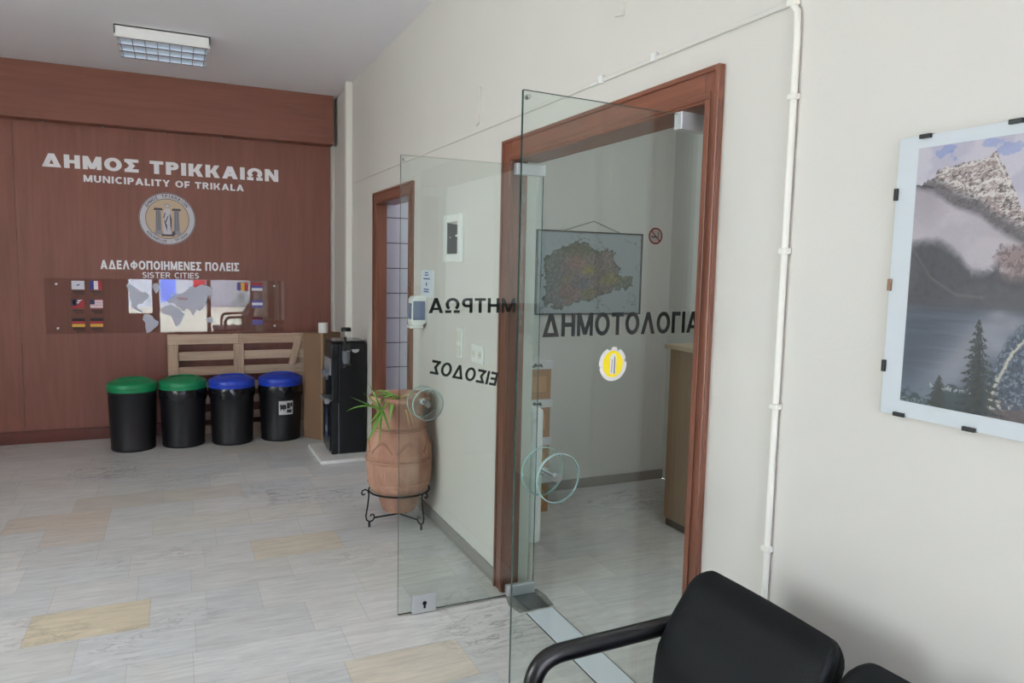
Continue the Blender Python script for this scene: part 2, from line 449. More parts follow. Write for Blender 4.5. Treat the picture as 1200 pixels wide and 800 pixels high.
    nt.links.new(at.outputs['Color'], a1.inputs['A']); nt.links.new(r1.outputs['Result'], a1.inputs['B'])
    a2 = nt.nodes.new('ShaderNodeMix'); a2.data_type = 'RGBA'; a2.blend_type = 'MULTIPLY'; a2.inputs['Factor'].default_value = 1
    nt.links.new(a1.outputs['Result'], a2.inputs['A']); nt.links.new(vm.outputs['Result'], a2.inputs['B'])
    nt.links.new(a2.outputs['Result'], b.inputs['Base Color'])
    b.inputs['Roughness'].default_value = 0.30; b.inputs['Specular IOR Level'].default_value = 0.5
    me.materials.append(m); me.materials.append(mat('tile_grout', srgb(190, 187, 180), 0.7))
    me.polygons.foreach_set('material_index', mi)
    a = me.color_attributes.new('tint', 'FLOAT_COLOR', 'CORNER')
    arr = np.ones((len(faces)*4, 4), np.float32)
    arr[:, :3] = np.repeat(np.array(cols, np.float32), 4, axis=0)
    a.data.foreach_set('color', arr.ravel())
    o = bpy.data.objects.new('floor', me); COL.objects.link(o); struct(o)
build_floor()

# ---- ceiling
struct(MB().box(-3.5, 3.6, -2.3, 7.6, CH, CH+0.12).build('ceiling', M_CEIL))

# ---- right wall with its two doorways
D1 = (1.778, 3.19, 2.112); D2 = (4.815, 5.785, 2.085)
w = MB()
w.box(WX, WX+WT, -0.8, D1[0], 0, CH).box(WX, WX+WT, D1[1], D2[0], 0, CH).box(WX, WX+WT, D2[1], 7.6, 0, CH)
w.box(WX, WX+WT, D1[0], D1[1], D1[2], CH).box(WX, WX+WT, D2[0], D2[1], D2[2], CH)
wall_right = struct(w.build('wall_right', M_WALL))
# old plaster scars left standing proud of the wall
sc = MB()
sc.prism([(0, 0), (0.035, 0.015), (0.05, 0.19), (0.02, 0.20), (0.012, 0.05)], (WX, 3.64, 2.33), -Y, Z, -X, 0, 0.014)
sc.prism([(0, 0), (0.06, -0.012), (0.09, 0.2), (0.03, 0.22), (0.02, 0.08)], (WX, 2.33, 2.50), -Y, Z, -X, 0, 0.011)
sc.build('plaster_scar', M_WALL, wall_right, bevel=0.002)

# ---- back wall, its wood panelling, header and skirting
struct(MB().box(-3.5, WX, 7.42, 7.55, 0, CH).build('wall_back', M_WALL))
pn = MB()
for a, b in ((-3.4, -2.70), (-2.698, -1.20), (-1.198, 1.412)): pn.box(a, b, PY, 7.42, 0, CH)
struct(pn.build('trim_1', M_PANEL))
hd = MB().box(-3.4, 1.412, 7.24, PY, 2.735, CH)
hdo = struct(hd.build('trim_2', M_PANELH, bevel=0.003))
for sx in (-0.97, -0.53, -0.05, 0.42, 0.885):
    MB().lathe([(0.0, 0), (0.011, 0), (0.013, -0.006), (0.008, -0.016), (0, -0.02)], (sx, 7.32, 2.735), 12).build('screw_head', M_CHROME, hdo, smooth=40)
struct(MB().box(-3.4, 1.412, 7.365, PY, 0.0, 0.105).build('baseboard_back', M_SKIRT, bevel=0.003))
wl = MB().box(-3.5, -3.4, -2.3, 1.4, 0, CH).box(-3.5, -3.4, 3.6, 7.6, 0, CH)
for y0, y1 in ((1.4, 3.6),): wl.box(-3.5, -3.4, y0, y1, 0, 0.8).box(-3.5, -3.4, y0, y1, 2.9, CH)
struct(wl.build('wall_left', M_WALL))
for k, (y0, y1, n) in enumerate(((1.4, 3.6, 2),)):  # unseen left window and its opening, added to light the hall
    w2 = MB()
    for i in range(n+1): y = y0+(y1-y0-0.07)*i/n; w2.box(-3.48, -3.42, y, y+0.07, 0.8, 2.9)
    w2.box(-3.48, -3.42, y0, y1, 0.8, 0.87).box(-3.48, -3.42, y0, y1, 2.83, 2.9)
    w2o = struct(w2.build('window_%d' % (k+2), M_FRAME, bevel=0.004))
    MB().box(-3.455, -3.447, y0+0.03, y1-0.03, 0.87, 2.83).build('window_glass', M_GLASS, w2o)

# ---- stone skirting along the right wall
bb = MB()
for a, b in ((-0.8, 1.727), (3.271, 4.74), (5.79, 7.40)): bb.box(WX-0.012, WX, a, b, 0, 0.075)
struct(bb.build('baseboard_right', M_STONE, bevel=0.002))

# ---- entrance end of the hall, behind the camera
fw = MB()
fw.box(-3.5, -0.95, ENTRY_Y-0.1, ENTRY_Y, 0, CH).box(2.45, 3.6, ENTRY_Y-0.1, ENTRY_Y, 0, CH).box(-0.95, 2.45, ENTRY_Y-0.1, ENTRY_Y, 2.8, CH)
struct(fw.build('wall_front', M_PANEL))
struct(MB().box(WX+WT, 3.42, -0.8, -0.67, 0, CH).build('wall_vestibule', M_WALL))
win = MB()
for x0, x1 in ((-0.95, -0.87), (-0.43, -0.29), (0.62, 0.70), (1.50, 1.58), (2.37, 2.45)): win.box(x0, x1, ENTRY_Y-0.08, ENTRY_Y-0.01, 0, 2.8)
win.box(-0.95, 2.45, ENTRY_Y-0.08, ENTRY_Y-0.01, 2.72, 2.8).box(-0.95, 2.45, ENTRY_Y-0.08, ENTRY_Y-0.01, 2.1, 2.16)
win.box(-0.87, -0.43, ENTRY_Y-0.07, ENTRY_Y-0.02, 0, 0.5).box(1.58, 2.37, ENTRY_Y-0.07, ENTRY_Y-0.02, 0, 0.4)
wo = struct(win.build('window_1', M_FRAME, bevel=0.004))
MB().box(-0.87, 2.37, ENTRY_Y-0.05, ENTRY_Y-0.042, 0.05, 2.72).build('window_glass', M_GLASS, wo)

# ---- office behind the doorway
struct(MB().box(WX+WT, 3.55, 4.58, 4.70, 0, CH).build('wall_office_back', M_OFFICE))
struct(MB().box(3.42, 3.55, -2.3, 4.58, 0, CH).build('wall_office_side', M_OFFICE))
struct(MB().box(WX+WT, 3.42, 0.4, 0.5, 0, CH).build('wall_office_front', M_OFFICE))
ow = MB()
for a, b in ((1.62, 1.69), (2.47, 2.53), (3.31, 3.38)): ow.box(a, b, 0.5, 0.545, 1.23, 2.57)
ow.box(1.62, 3.38, 0.5, 0.545, 1.23, 1.30).box(1.62, 3.38, 0.5, 0.545, 2.50, 2.57)
owo = struct(ow.build('window_3', M_FRAME, bevel=0.003))  # frame and pane on a closed wall, added around the office fill lamp
MB().box(1.69, 3.31, 0.505, 0.512, 1.30, 2.50).build('window_glass', M_GLASS, owo)
struct(MB().box(WX+WT, 3.42, 4.565, 4.58, 0, 0.07).build('baseboard_office', M_STONE, bevel=0.002))

# ---- wooden surrounds of the doorways
def surround(name, y0, y1, ztop, cw, lining, depth, ch=None, cn=None):
    """stepped casing on the wall face plus the lining through the wall"""
    ch = ch or cw; cn = cn or cw
    m = MB()
    xo = WX-0.016
    for (a, b, s) in ((y0, y0+cn, 1), (y1-cw, y1, -1)):
        m.box(xo, WX, a, b, 0, ztop)
        e = (a, a+0.016) if s > 0 else (b-0.016, b)
        m.box(xo-0.008, xo, e[0], e[1], 0, ztop)
        e = (b-0.030, b-0.008) if s > 0 else (a+0.008, a+0.030)
        m.box(xo-0.005, xo, e[0], e[1], 0, ztop-ch+0.0075)
        e = (b-0.012, b) if s > 0 else (a, a+0.012)
        m.box(WX, WX+depth, e[0], e[1], 0, ztop-ch+0.012)
    m2 = MB()
    m2.box(xo, WX, y0+cn, y1-cw, ztop-ch, ztop)
    m2.box(xo-0.008, xo, y0+0.0165, y1-0.0165, ztop-0.016, ztop)
    m2.box(xo-0.005, xo, y0+cn-0.03, y1-cw+0.03, ztop-ch+0.008, ztop-ch+0.030)
    m2.box(WX, WX+WT+0.004, y0+cn, y1-cw, ztop-ch, ztop-ch+0.012)
    o = struct(m.build(name, M_FRAME, bevel=0.003))
    m2.build('frame_head', M_FRAME_H, o, bevel=0.003)
    return o
surround('trim_3', 1.727, 3.271, 2.198, 0.097, True, 0.072, 0.10, 0.068)

# far doorway down the wall, open to a small room with tiled walls
d2 = surround('trim_4', 4.74, 5.79, 2.16, 0.085, True, 0.072, 0.09)
def tile_mat(name, col, grout):
    m = bpy.data.materials.new(name); m.use_nodes = True; nt = m.node_tree; b = nt.nodes['Principled BSDF']
    tc = nt.nodes.new('ShaderNodeTexCoord'); sx = nt.nodes.new('ShaderNodeSeparateXYZ'); nt.links.new(tc.outputs['Object'], sx.inputs[0])
    ms = []
    for ax, off in (('X', -1.742+0.2*20), ('Z', -0.977+0.2*20)):
        ad = nt.nodes.new('ShaderNodeMath'); ad.operation = 'ADD'; ad.inputs[1].default_value = off+0.003; nt.links.new(sx.outputs[ax], ad.inputs[0])
        md = nt.nodes.new('ShaderNodeMath'); md.operation = 'MODULO'; md.inputs[1].default_value = 0.2; nt.links.new(ad.outputs[0], md.inputs[0])
        lt_ = nt.nodes.new('ShaderNodeMath'); lt_.operation = 'LESS_THAN'; lt_.inputs[1].default_value = 0.007; nt.links.new(md.outputs[0], lt_.inputs[0]); ms.append(lt_)
    mx = nt.nodes.new('ShaderNodeMath'); mx.operation = 'MAXIMUM'; nt.links.new(ms[0].outputs[0], mx.inputs[0]); nt.links.new(ms[1].outputs[0], mx.inputs[1])
    mi = nt.nodes.new('ShaderNodeMix'); mi.data_type = 'RGBA'; mi.inputs['A'].default_value = col; mi.inputs['B'].default_value = grout
    nt.links.new(mx.outputs[0], mi.inputs['Factor']); nt.links.new(mi.outputs['Result'], b.inputs['Base Color']); b.inputs['Roughness'].default_value = 0.25
    return m
M_TILE = tile_mat('lavender_tiles', srgb(196, 193, 206), srgb(62, 60, 66))
struct(MB().box(1.53, 3.55, 5.78, 5.92, 0, CH).build('wall_tiled', M_TILE))
struct(MB().box(3.42, 3.55, 4.70, 5.80, 0, CH).build('wall_tiled_side', M_OFFICE))
fill_lamp('tiled_room_fill', (2.4, 5.2, 3.1), (0, 0, 0), 0.5, 0.5, 14, (0.95, 0.96, 1.0))  # unseen lamp added to brighten the tiled wall

# ---- painted cable line and drop pipe on the right wall
cl = tag(MB().obox((WX, 6.50, 2.318), (0, -1, -0.0055), (-1, 0, 0), (0, 0, 1), (0, 5.04), (0, 0.009), (-0.008, 0.008)).build('cable_line', M_WALL, bevel=0.004),
         'thin horizontal cable line painted over, running above both doorways', 'cable')
for yy in (2.07, 2.40):
    MB().box(WX-0.016, WX, yy-0.012, yy+0.012, 2.284, 2.312).build('cable_clip', M_WHITE, cl, bevel=0.003)
MB().box(WX-0.014, WX, 2.42, 2.47, 2.286, 2.296).build('loose_clip', M_WHITE, cl, bevel=0.003)
pp = thing('cable_pipe', 'cream vertical cable pipe clipped to the wall beside the mountain picture', 'pipe', (WX, 1.45, 0))
MB().tube([(-0.011, 0, 0.0), (-0.011, 0, 2.20), (-0.011, 0.004, 2.26), (-0.010, 0.03, 2.294)], 0.0088, 14).build('pipe', M_CREAM, pp, smooth=40)
for z in (2.05, 1.66, 1.25, 0.86, 0.4):
    MB().box(-0.023, 0, -0.0135, 0.0135, z-0.008, z+0.008).build('pipe_clip', M_CREAM, pp, bevel=0.004)
MB().box(-0.022, 0, 0.005, 0.035, 2.278, 2.306).build('elbow', M_CREAM, pp, bevel=0.005)
tag(MB().box(1.396, WX, 6.60, 6.67, 0, CH).build('corner_pipe', M_CREAM, bevel=0.008, segs=3),
    'cream square pipe running floor to ceiling in the far corner', 'pipe')

# ================================================================== GLASS DOORS
def glass_door(label, org, ang, text_fn, zh, key):
    """local x: from the free edge towards the hinge, local y: away from the camera"""
    d = thing('glass_door', label, 'door', org, ang)
    L, H, T = 0.69, 2.075, 0.010
    g = MB()
    v = [(0, -T/2, 0.008), (L, -T/2, 0.008), (L, T/2, 0.008), (0, T/2, 0.008), (0, -T/2, H), (L, -T/2, H), (L, T/2, H), (0, T/2, H)]
    g.add(v, [(0, 1, 5, 4), (2, 3, 7, 6)], 0); g.add(v, [(0, 3, 2, 1), (4, 5, 6, 7), (1, 2, 6, 5), (3, 0, 4, 7)], 1)
    g.build('glass_leaf', [M_GLASS, M_GEDGE], d)
    for z0, z1 in ((H-0.045, H+0.008), (0.004, 0.056)):
        MB().box(0.545, L+0.004, -0.017, 0.017, z0, z1).build('hinge_fitting', M_SATIN, d, bevel=0.003)
    lk = MB().box(0.066, 0.180, -0.017, 0.017, 0.004, 0.088).build('lock_fitting', M_SATIN, d, bevel=0.003)
    kh = MB(); kh.lathe([(0, 0), (0.010, 0), (0.010, 0.003), (0, 0.003)], (0.123, -0.0205, 0.050), 16, axis='Y').box(0.118, 0.128, -0.0205, -0.0175, 0.026, 0.048)
    kh.build('keyhole', M_BLACKSLOT, lk)
    MB().lathe([(0, -0.008), (0.0065, -0.008), (0.0065, 0.008), (0, 0.008)], (0.016, 0, 2.058), 16, axis='Y').build('glass_stud', M_CHROME, d, smooth=40)
    # round glass pull on both faces, chrome spindle between
    h = MB()
    h.lathe([(0, -0.043), (0.013, -0.043), (0.014, -0.03), (0.010, -0.026), (0.009, 0.026), (0.014, 0.03), (0.013, 0.043), (0, 0.043)], (0.121, 0, zh), 20, axis='Y')
    ho = h.build('door_handle', M_CHROME, d, smooth=40)
    for s in (-1, 1):
        dk = MB(); r = 0.073; a, b = (s*0.041-0.0045, s*0.041+0.0045)
        dk.lathe([(0, a), (r-0.003, a)], (0.121, 0, zh), 48, 0, 'Y', caps=False)
        dk.lathe([(r-0.003, b), (0, b)], (0.121, 0, zh), 48, 0, 'Y', caps=False)
        dk.lathe([(r-0.003, a), (r, a+0.002), (r, b-0.002), (r-0.003, b)], (0.121, 0, zh), 48, 1, 'Y', caps=False)
        dk.build('glass_disc', [M_DISC, M_GRIM], ho, smooth=40)
    text_fn(d, T)
    return d

def text_registry(d, T):
    m = MB(); add_text(m, 'ΜΗΤΡΩΑ', (1.459-0.897, T/2, 1.391), -X, Z, Y, 0.427, 0.068, bold=0.215)
    m.build('door_lettering', M_VINYL, d)
    a = math.radians(-12.6)
    ex = Vector((-math.cos(a), 0, -math.sin(a))); ez = Vector((-math.sin(a), 0, math.cos(a)))
    m = MB(); add_text(m, 'ΕΙΣΟΔΟΣ', (1.366-0.897, T/2, 1.045), ex, ez, Y, 0.335, 0.064, bold=0.215)
    m.build('door_lettering', M_VINYL, d)
glass_door('open glass door with backward lettering, standing in front of the terracotta urn', (0.897, 3.13, 0), 0.0, text_registry, 0.985, 'A')

def text_municipal(d, T):
    m = MB(); add_text(m, 'ΔΗΜΟΤΟΛΟΓΙΑ', (0.078, -T/2, 1.409), X, Z, -Y, 0.588, 0.067, bold=0.215)
    m.build('door_lettering', M_VINYL, d)
    # round yellow town sticker, its white rim torn in places
    c = Vector((0.328, -T/2, 1.322)); s = MB()
    pts = []
    for i in range(72):
        a = 2*PI*i/72; r = 0.051
        if i in (13, 14, 20, 21, 22, 38, 2, 3): r = 0.043
        pts.append((r*math.cos(a), r*math.sin(a)))
    s.prism(pts, c, X, Z, -Y, 0, 0.0006, 0)
    s.prism([(0.037*math.cos(2*PI*i/48), 0.040*math.sin(2*PI*i/48)) for i in range(48)], c, X, Z, -Y, 0.0006, 0.0010, 1)
    s.prism([(-0.011, -0.030), (0.012, -0.030), (0.012, 0.022), (0.006, 0.031), (-0.005, 0.031), (-0.011, 0.022)], c, X, Z, -Y, 0.0010, 0.0013, 0)
    s.prism([(0.003, -0.029), (0.008, -0.029), (0.008, 0.018), (0.004, 0.026)], c, X, Z, -Y, 0.0013, 0.0015, 2)
    s.prism([(-0.007, -0.026), (-0.002, -0.026), (-0.001, 0.012), (-0.005, 0.016)], c, X, Z, -Y, 0.0013, 0.0015, 3)
    s.build('town_sticker', [mat('sticker_white', srgb(238, 236, 232), 0.5), mat('sticker_yellow', srgb(250, 222, 30), 0.5), mat('sticker_grey', srgb(120, 118, 122), 0.5), mat('sticker_pale', srgb(180, 178, 182), 0.5)], d)
bd = Vector((1.53-0.857, 1.88-1.824)); angB = math.atan2(bd.y, bd.x)
glass_door('open glass door nearest the camera with a round yellow sticker', (0.857, 1.824, 0), angB, text_municipal, 1.008, 'B')

# steel plate set in the floor between the doors, with the broken pocket at its end
th = thing('floor_plate', 'long steel threshold plate let into the marble in the open doorway', 'threshold', (1.53, 2.4, 0))
MB().box(-0.068, 0.068, -0.62, 0.54, 0.0, 0.004).build('steel_strip', mat('brushed_plate', srgb(222, 228, 236), 0.5, 0.0), th, bevel=0.0015)
MB().box(-0.074, 0.074, -0.625, 0.546, -0.001, 0.0015).build('joint', mat('joint_dark', srgb(70, 70, 70), 0.8), th)
for (dx, dy, r) in ((0.018, -0.205, 0.009), (0.042, -0.215, 0.004), (0.012, -0.265, 0.008)):
    MB().lathe([(0, 0), (r, 0), (r, 0.0008), (0, 0.0008)], (dx, dy, 0.004), 14).build('worn_spot', mat('plate_spot', srgb(60, 62, 64), 0.7), th)
fc = thing('floor_closer', 'rough grey mortar pocket of the door closer at the end of the steel plate', 'door closer', (1.53, 3.04, 0))
MB().prism([(-0.10, -0.09), (-0.06, -0.115), (0.02, -0.10), (0.085, -0.095), (0.10, 0.03), (0.09, 0.11), (-0.02, 0.12), (-0.09, 0.09), (-0.115, 0.0)], (0, 0, 0), X, Y, Z, -0.001, 0.002).build('mortar_bed', mat('rough_mortar', srgb(128, 126, 122), 0.9, noise=0.3, nscale=(30, 30, 30), bump=0.5, bscale=60), fc)
MB().box(-0.055, 0.06, -0.085, 0.085, 0.0, 0.004).build('cover_plate', mat('closer_cover', srgb(98, 104, 104), 0.45, 0.5, noise=0.2, nscale=(20, 20, 20)), fc, bevel=0.001)
rim = MB().tube([(-0.09, -0.10, 0.002), (-0.05, -0.106, 0.003), (0.0, -0.098, 0.003), (0.05, -0.1, 0.003), (0.085, -0.09, 0.002)], 0.006, 8, flat=0.6)
rim.build('mortar_ridge', mat('pale_mortar', srgb(190, 188, 184), 0.9), fc, smooth=50)

# ================================================================== BACK WALL SIGNAGE
EX, EZ, EN = X, Z, -Y
def wall_text(s, x0, x1, z0, z1, bold, label, gap=0.14):
    k = PY/7.349; w = (x1-x0)*k; h = (z1-z0)*k
    t = thing('wall_lettering', label, 'lettering', (x0*k, PY, 1.6+(z0-1.6)*k), 0, 'vinyl lettering lines on the brown wall')
    lay, tot = line_layout(s, bold, bold*0.86, gap); pos = 0
    for wd in s.split(' '):
        m = MB(); add_text(m, wd, (lay[pos][1]*w/tot, 0, 0), EX, EZ, EN, w, h, t=0.003, bold=bold, gap=gap, total=line_layout(wd, bold, bold*0.86, gap)[1]*0+tot)
        m.build('word', M_WHITEV, t); pos += len(wd)+1
    return t
wall_text('ΔΗΜΟΣ ΤΡΙΚΚΑΙΩΝ', -0.991, 0.914, 2.362, 2.474, 0.29, 'largest line of white Greek capitals on the brown wall, topmost line')
wall_text('MUNICIPALITY OF TRIKALA', -0.69, 0.605, 2.255, 2.314, 0.25, 'white line reading MUNICIPALITY OF TRIKALA above the round emblem', 0.16)
wall_text('ΑΔΕΛΦΟΠΟΙΗΜΕΝΕΣ ΠΟΛΕΙΣ', -0.585, 0.553, 1.513, 1.592, 0.25, 'white Greek line below the round emblem, first of the two lines there')
wall_text('SISTER CITIES', -0.259, 0.205, 1.440, 1.492, 0.17, 'small white line reading SISTER CITIES just above the clear board', 0.16)

# round town emblem
em = thing('town_emblem', 'round silver and tan town emblem with a standing figure, on the brown wall', 'emblem', (-0.045, PY, 1.973))
C0 = Vector((0, 0, 0))
circ = lambda r, n=64: [(r*math.cos(2*PI*i/n), r*math.sin(2*PI*i/n)) for i in range(n)]
M_SILV = mat('emblem_silver', srgb(205, 203, 208), 0.4); M_TAN = mat('emblem_tan', srgb(205, 180, 150), 0.45)
M_DK = mat('emblem_ink', srgb(70, 68, 78), 0.5); M_MID = mat('emblem_grey', srgb(150, 148, 156), 0.5)
MB().prism(circ(0.232), C0, EX, EZ, EN, 0, 0.004).build('emblem_disc', M_SILV, em)
r = MB()
r.prism(circ(0.230), C0, EX, EZ, EN, 0.0035, 0.0044, 0); r.prism(circ(0.224), C0, EX, EZ, EN, 0.0044, 0.005, 1)
r.prism(circ(0.180), C0, EX, EZ, EN, 0.005, 0.0055, 0)
arc_text(r, 'ΔΗΜΟΣ ΤΡΙΚΚΑΙΩΝ', C0, EX, EZ, EN, 0.202, 150, 34, 0.028, 0.0088, False, 0, 0.2)
arc_text(r, 'ΑΣΚΛΗΠΙΟΣ - ΤΡΙΚΚΗ', C0, EX, EZ, EN, 0.202, 214, 322, 0.024, 0.0088, True, 0, 0.2)
r.build('emblem_ring', [M_DK, M_SILV], em)
MB().prism(circ(0.175), C0, EX, EZ, EN, 0.0055, 0.0065).build('emblem_field', M_TAN, em)
fg = MB()
for sx in (-1, 1):
    fg.prism([(sx*0.042, -0.10), (sx*0.088, -0.10), (sx*0.082, 0.065), (sx*0.048, 0.065)] if sx > 0 else [(-0.088, -0.10), (-0.042, -0.10), (-0.048, 0.065), (-0.082, 0.065)], C0, EX*1.15, EZ*1.15, EN, 0.0065, 0.0072, 1)
    for q in range(3):
        x = sx*(0.054+0.011*q); fg.prism([(x-0.002, -0.09), (x+0.002, -0.09), (x+0.002, 0.06), (x-0.002, 0.06)], C0, EX*1.15, EZ*1.15, EN, 0.0072, 0.0077, 0)
    fg.prism([(sx*0.065-0.034, 0.065), (sx*0.065+0.034, 0.065), (sx*0.065+0.028, 0.082), (sx*0.065-0.028, 0.082)], C0, EX*1.15, EZ*1.15, EN, 0.0065, 0.0074, 0)
    fg.prism([(sx*0.066-0.030, -0.125), (sx*0.066+0.030, -0.125), (sx*0.066+0.030, -0.10), (sx*0.066-0.030, -0.10)], C0, EX*1.15, EZ*1.15, EN, 0.0065, 0.0074, 1)
fg.prism([(-0.046, -0.135), (0.05, -0.135), (0.044, -0.118), (-0.042, -0.118)], C0, EX*1.15, EZ*1.15, EN, 0.0065, 0.0078, 0)
fg.prism([(-0.030, -0.12), (0.024, -0.12), (0.028, -0.02), (0.024, 0.06), (0.012, 0.080), (-0.012, 0.080), (-0.026, 0.06), (-0.032, -0.02)], C0, EX*1.15, EZ*1.15, EN, 0.0065, 0.0082, 2)
fg.prism(circ(0.019, 20), Vector((0, 0, 0.117)), EX*1.15, EZ, EN, 0.0065, 0.0082, 1)
fg.prism(circ(0.013, 20), Vector((0, 0, 0.115)), EX*1.15, EZ, EN, 0.0082, 0.0086, 2)
for a in ([(-0.026, 0.0), (-0.004, -0.05), (-0.004, -0.10), (-0.022, -0.03)], [(0.016, 0.05), (0.03, 0.0), (0.026, -0.11), (0.018, -0.05)], [(-0.02, 0.045), (-0.012, 0.05), (-0.024, 0.0), (-0.03, 0.01)], [(0.0, 0.02), (0.01, 0.03), (-0.01, -0.03), (-0.016, -0.02)], [(0.03, -0.10), (0.05, -0.09), (0.056, -0.12), (0.03, -0.12)]):
    fg.prism(a, C0, EX*1.15, EZ*1.15, EN, 0.0082, 0.0088, 0)
fg.build('emblem_figure', [M_DK, M_MID, M_SILV], em)

# clear board with flags and a world map
bo = thing('acrylic_board', 'long clear acrylic board with flags and a world map, above the wooden pallet', 'board', (0, PY, 0))
BX0, BX1, BZ0, BZ1 = -1.015, 0.962, 0.945, 1.428
MB().box(BX0, BX1, -0.022, -0.016, BZ0, BZ1).build('clear_sheet', M_ACRYL, bo)
for x in (BX0+0.09, BX1-0.09):
    for z in (BZ0+0.05, BZ1-0.05):
        MB().lathe([(0, -0.026), (0.009, -0.026), (0.009, 0), (0, 0)], (x, 0, z), 14, axis='Y').build('standoff', M_SATIN, bo, smooth=40)
FC = {n: mat('flag_'+n, srgb(*c), 0.5) for n, c in dict(white=(225, 225, 232), blue=(40, 50, 130), red=(165, 35, 45), black=(25, 18, 20), gold=(222, 175, 60), orange=(205, 130, 60), navy=(30, 36, 80), pink=(210, 150, 160), maroon=(110, 25, 35), violet=(95, 85, 150)).items()}
def flag(x, z, stripes, vertical=False, extra=(), cap=True):
    w, h = 0.098, 0.075; names = []; m = MB(); o = Vector((x, -0.022, z))
    def mi(c):
        if c not in names: names.append(c)
        return names.index(c)
    n = len(stripes)
    for i, c in enumerate(stripes):
        if vertical: q = [(w*i/n, 0), (w*(i+1)/n, 0), (w*(i+1)/n, h), (w*i/n, h)]
        else: q = [(0, h-h*(i+1)/n), (w, h-h*(i+1)/n), (w, h-h*i/n), (0, h-h*i/n)]
        m.prism(q, o, EX, EZ, EN, 0, 0.0008, mi(c))
    for c, q in extra: m.prism([(p[0]*w, p[1]*h) for p in q], o, EX, EZ, EN, 0.0008, 0.0012, mi(c))
    fo = m.build('flag', [FC[c] for c in names], bo)
    if cap:   # two dark caption strips under the flag, too blurred to read
        c = MB()
        c.prism([(0.008, -0.026), (w-0.004, -0.026), (w-0.004, -0.014), (0.008, -0.014)], o, EX, EZ, EN, 0, 0.0008)
        c.prism([(0.028, -0.044), (w-0.006, -0.044), (w-0.006, -0.036), (0.028, -0.036)], o, EX, EZ, EN, 0, 0.0008)
        c.build('flag_caption', mat('caption_ink', srgb(60, 38, 36), 0.5), fo)
R_ = lambda a, b, c, d: [(a, c), (b, c), (b, d), (a, d)]
flag(-0.812, 1.332, ['white'], extra=[('violet', [(0.35, 0.45), (0.5, 0.40), (0.66, 0.55), (0.62, 0.62), (0.48, 0.58)])])
flag(-0.676, 1.332, ['blue', 'white', 'red'], True)
flag(-0.818, 1.168, ['red'], extra=[('navy', R_(0, 0.42, 0.3, 1)), ('white', R_(0.16, 0.26, 0.3, 1)), ('white', R_(0, 0.6, 0.58, 0.74)), ('white', [(0.42, 0.95), (0.9, 1), (0.6, 0.75)])])
flag(-0.676, 1.168, ['pink', 'white', 'pink', 'white', 'pink', 'white', 'pink'], extra=[('navy', R_(0, 0.36, 0.45, 1))])
flag(-0.818, 1.005, ['black', 'red', 'gold']); flag(-0.680, 1.005, ['black', 'red', 'gold'])
flag(0.535, 1.332, ['violet', 'gold', 'red'], True, cap=False)
flag(0.665, 1.332, ['red', 'violet', 'white'], cap=False); flag(0.665, 1.168, ['violet', 'white', 'violet'], cap=False); flag(0.665, 1.005, ['maroon', 'violet', 'violet'], cap=False)
# world map outlines
wm = MB()
def land(px):
    """outline read as (column, row) on a 1200 x 331 map chart"""
    pts = [(-1.095+0.001743*p[0], 1.403-0.001843*(p[1]-41)) for p in px]
    wm.prism(pts, Vector((0, -0.022, 0)), EX, EZ, EN, 0, 0.0008)
land([(403, 58), (425, 50), (440, 68), (462, 78), (470, 92), (492, 90), (508, 108), (497, 128), (482, 135), (476, 150), (455, 148), (448, 160), (458, 172), (470, 180), (478, 192), (466, 190), (440, 172), (428, 165), (424, 140), (414, 118), (418, 90), (410, 70)])
land([(528, 48), (548, 46), (558, 62), (552, 84), (540, 98), (532, 84), (524, 64)])
land([(480, 200), (500, 196), (520, 208), (528, 222), (550, 236), (545, 254), (524, 272), (510, 284), (492, 292), (486, 262), (486, 240), (474, 224)])
land([(566, 172), (584, 158), (610, 152), (624, 160), (652, 172), (660, 190), (676, 196), (664, 214), (660, 232), (646, 252), (632, 262), (622, 244), (614, 222), (604, 204), (574, 198), (562, 186)])
land([(600, 145), (590, 132), (606, 122), (624, 110), (640, 98), (664, 96), (690, 80), (704, 58), (728, 66), (758, 50), (800, 62), (820, 80), (812, 96), (800, 104), (796, 128), (790, 100), (782, 132), (772, 150), (760, 172), (744, 184), (736, 172), (724, 188), (714, 206), (700, 182), (686, 170), (668, 186), (652, 168), (632, 152), (616, 142)])
land([(776, 220), (800, 214), (814, 226), (806, 244), (784, 240)])
land([(604, 112), (612, 96), (626, 90), (622, 104), (610, 118)])
wm.build('world_map', mat('map_silver', srgb(200, 202, 216), 0.45), bo)
m = MB(); add_text(m, 'TRIKALA', (0.02, -0.0225, 1.243), EX, EZ, EN, 0.085, 0.022, t=0.001, bold=0.22)
m.build('map_caption', mat('map_red', srgb(170, 60, 80), 0.5), bo)

# ================================================================== CEILING LIGHT
lt = thing('ceiling_light', 'square white louvred fluorescent light fixed to the ceiling', 'ceiling light', (-0.035, 6.13, CH))
lx, ly, lz = 0.305, 0.305, 0.082
b = MB()
b.box(-lx, lx, -ly, -ly+0.012, -lz, 0).box(-lx, lx, ly-0.012, ly, -lz+0.02, 0).box(-lx, -lx+0.012, -ly, ly, -lz+0.02, 0).box(lx-0.012, lx, -ly, ly, -lz+0.02, 0)
b.box(-lx, lx, -ly, ly, -0.012, 0)
b.build('housing', mat('lamp_white', srgb(245, 244, 242), 0.4), lt, bevel=0.002)
M_LOUV = mat('louvre_aluminium', srgb(225, 230, 236), 0.22, 0.85)
lv = MB()
for i in range(8): 
    x = -lx+0.03+i*(2*lx-0.06)/7; lv.box(x-0.002, x+0.002, -ly+0.012, ly-0.012, -lz+0.004, -0.035)
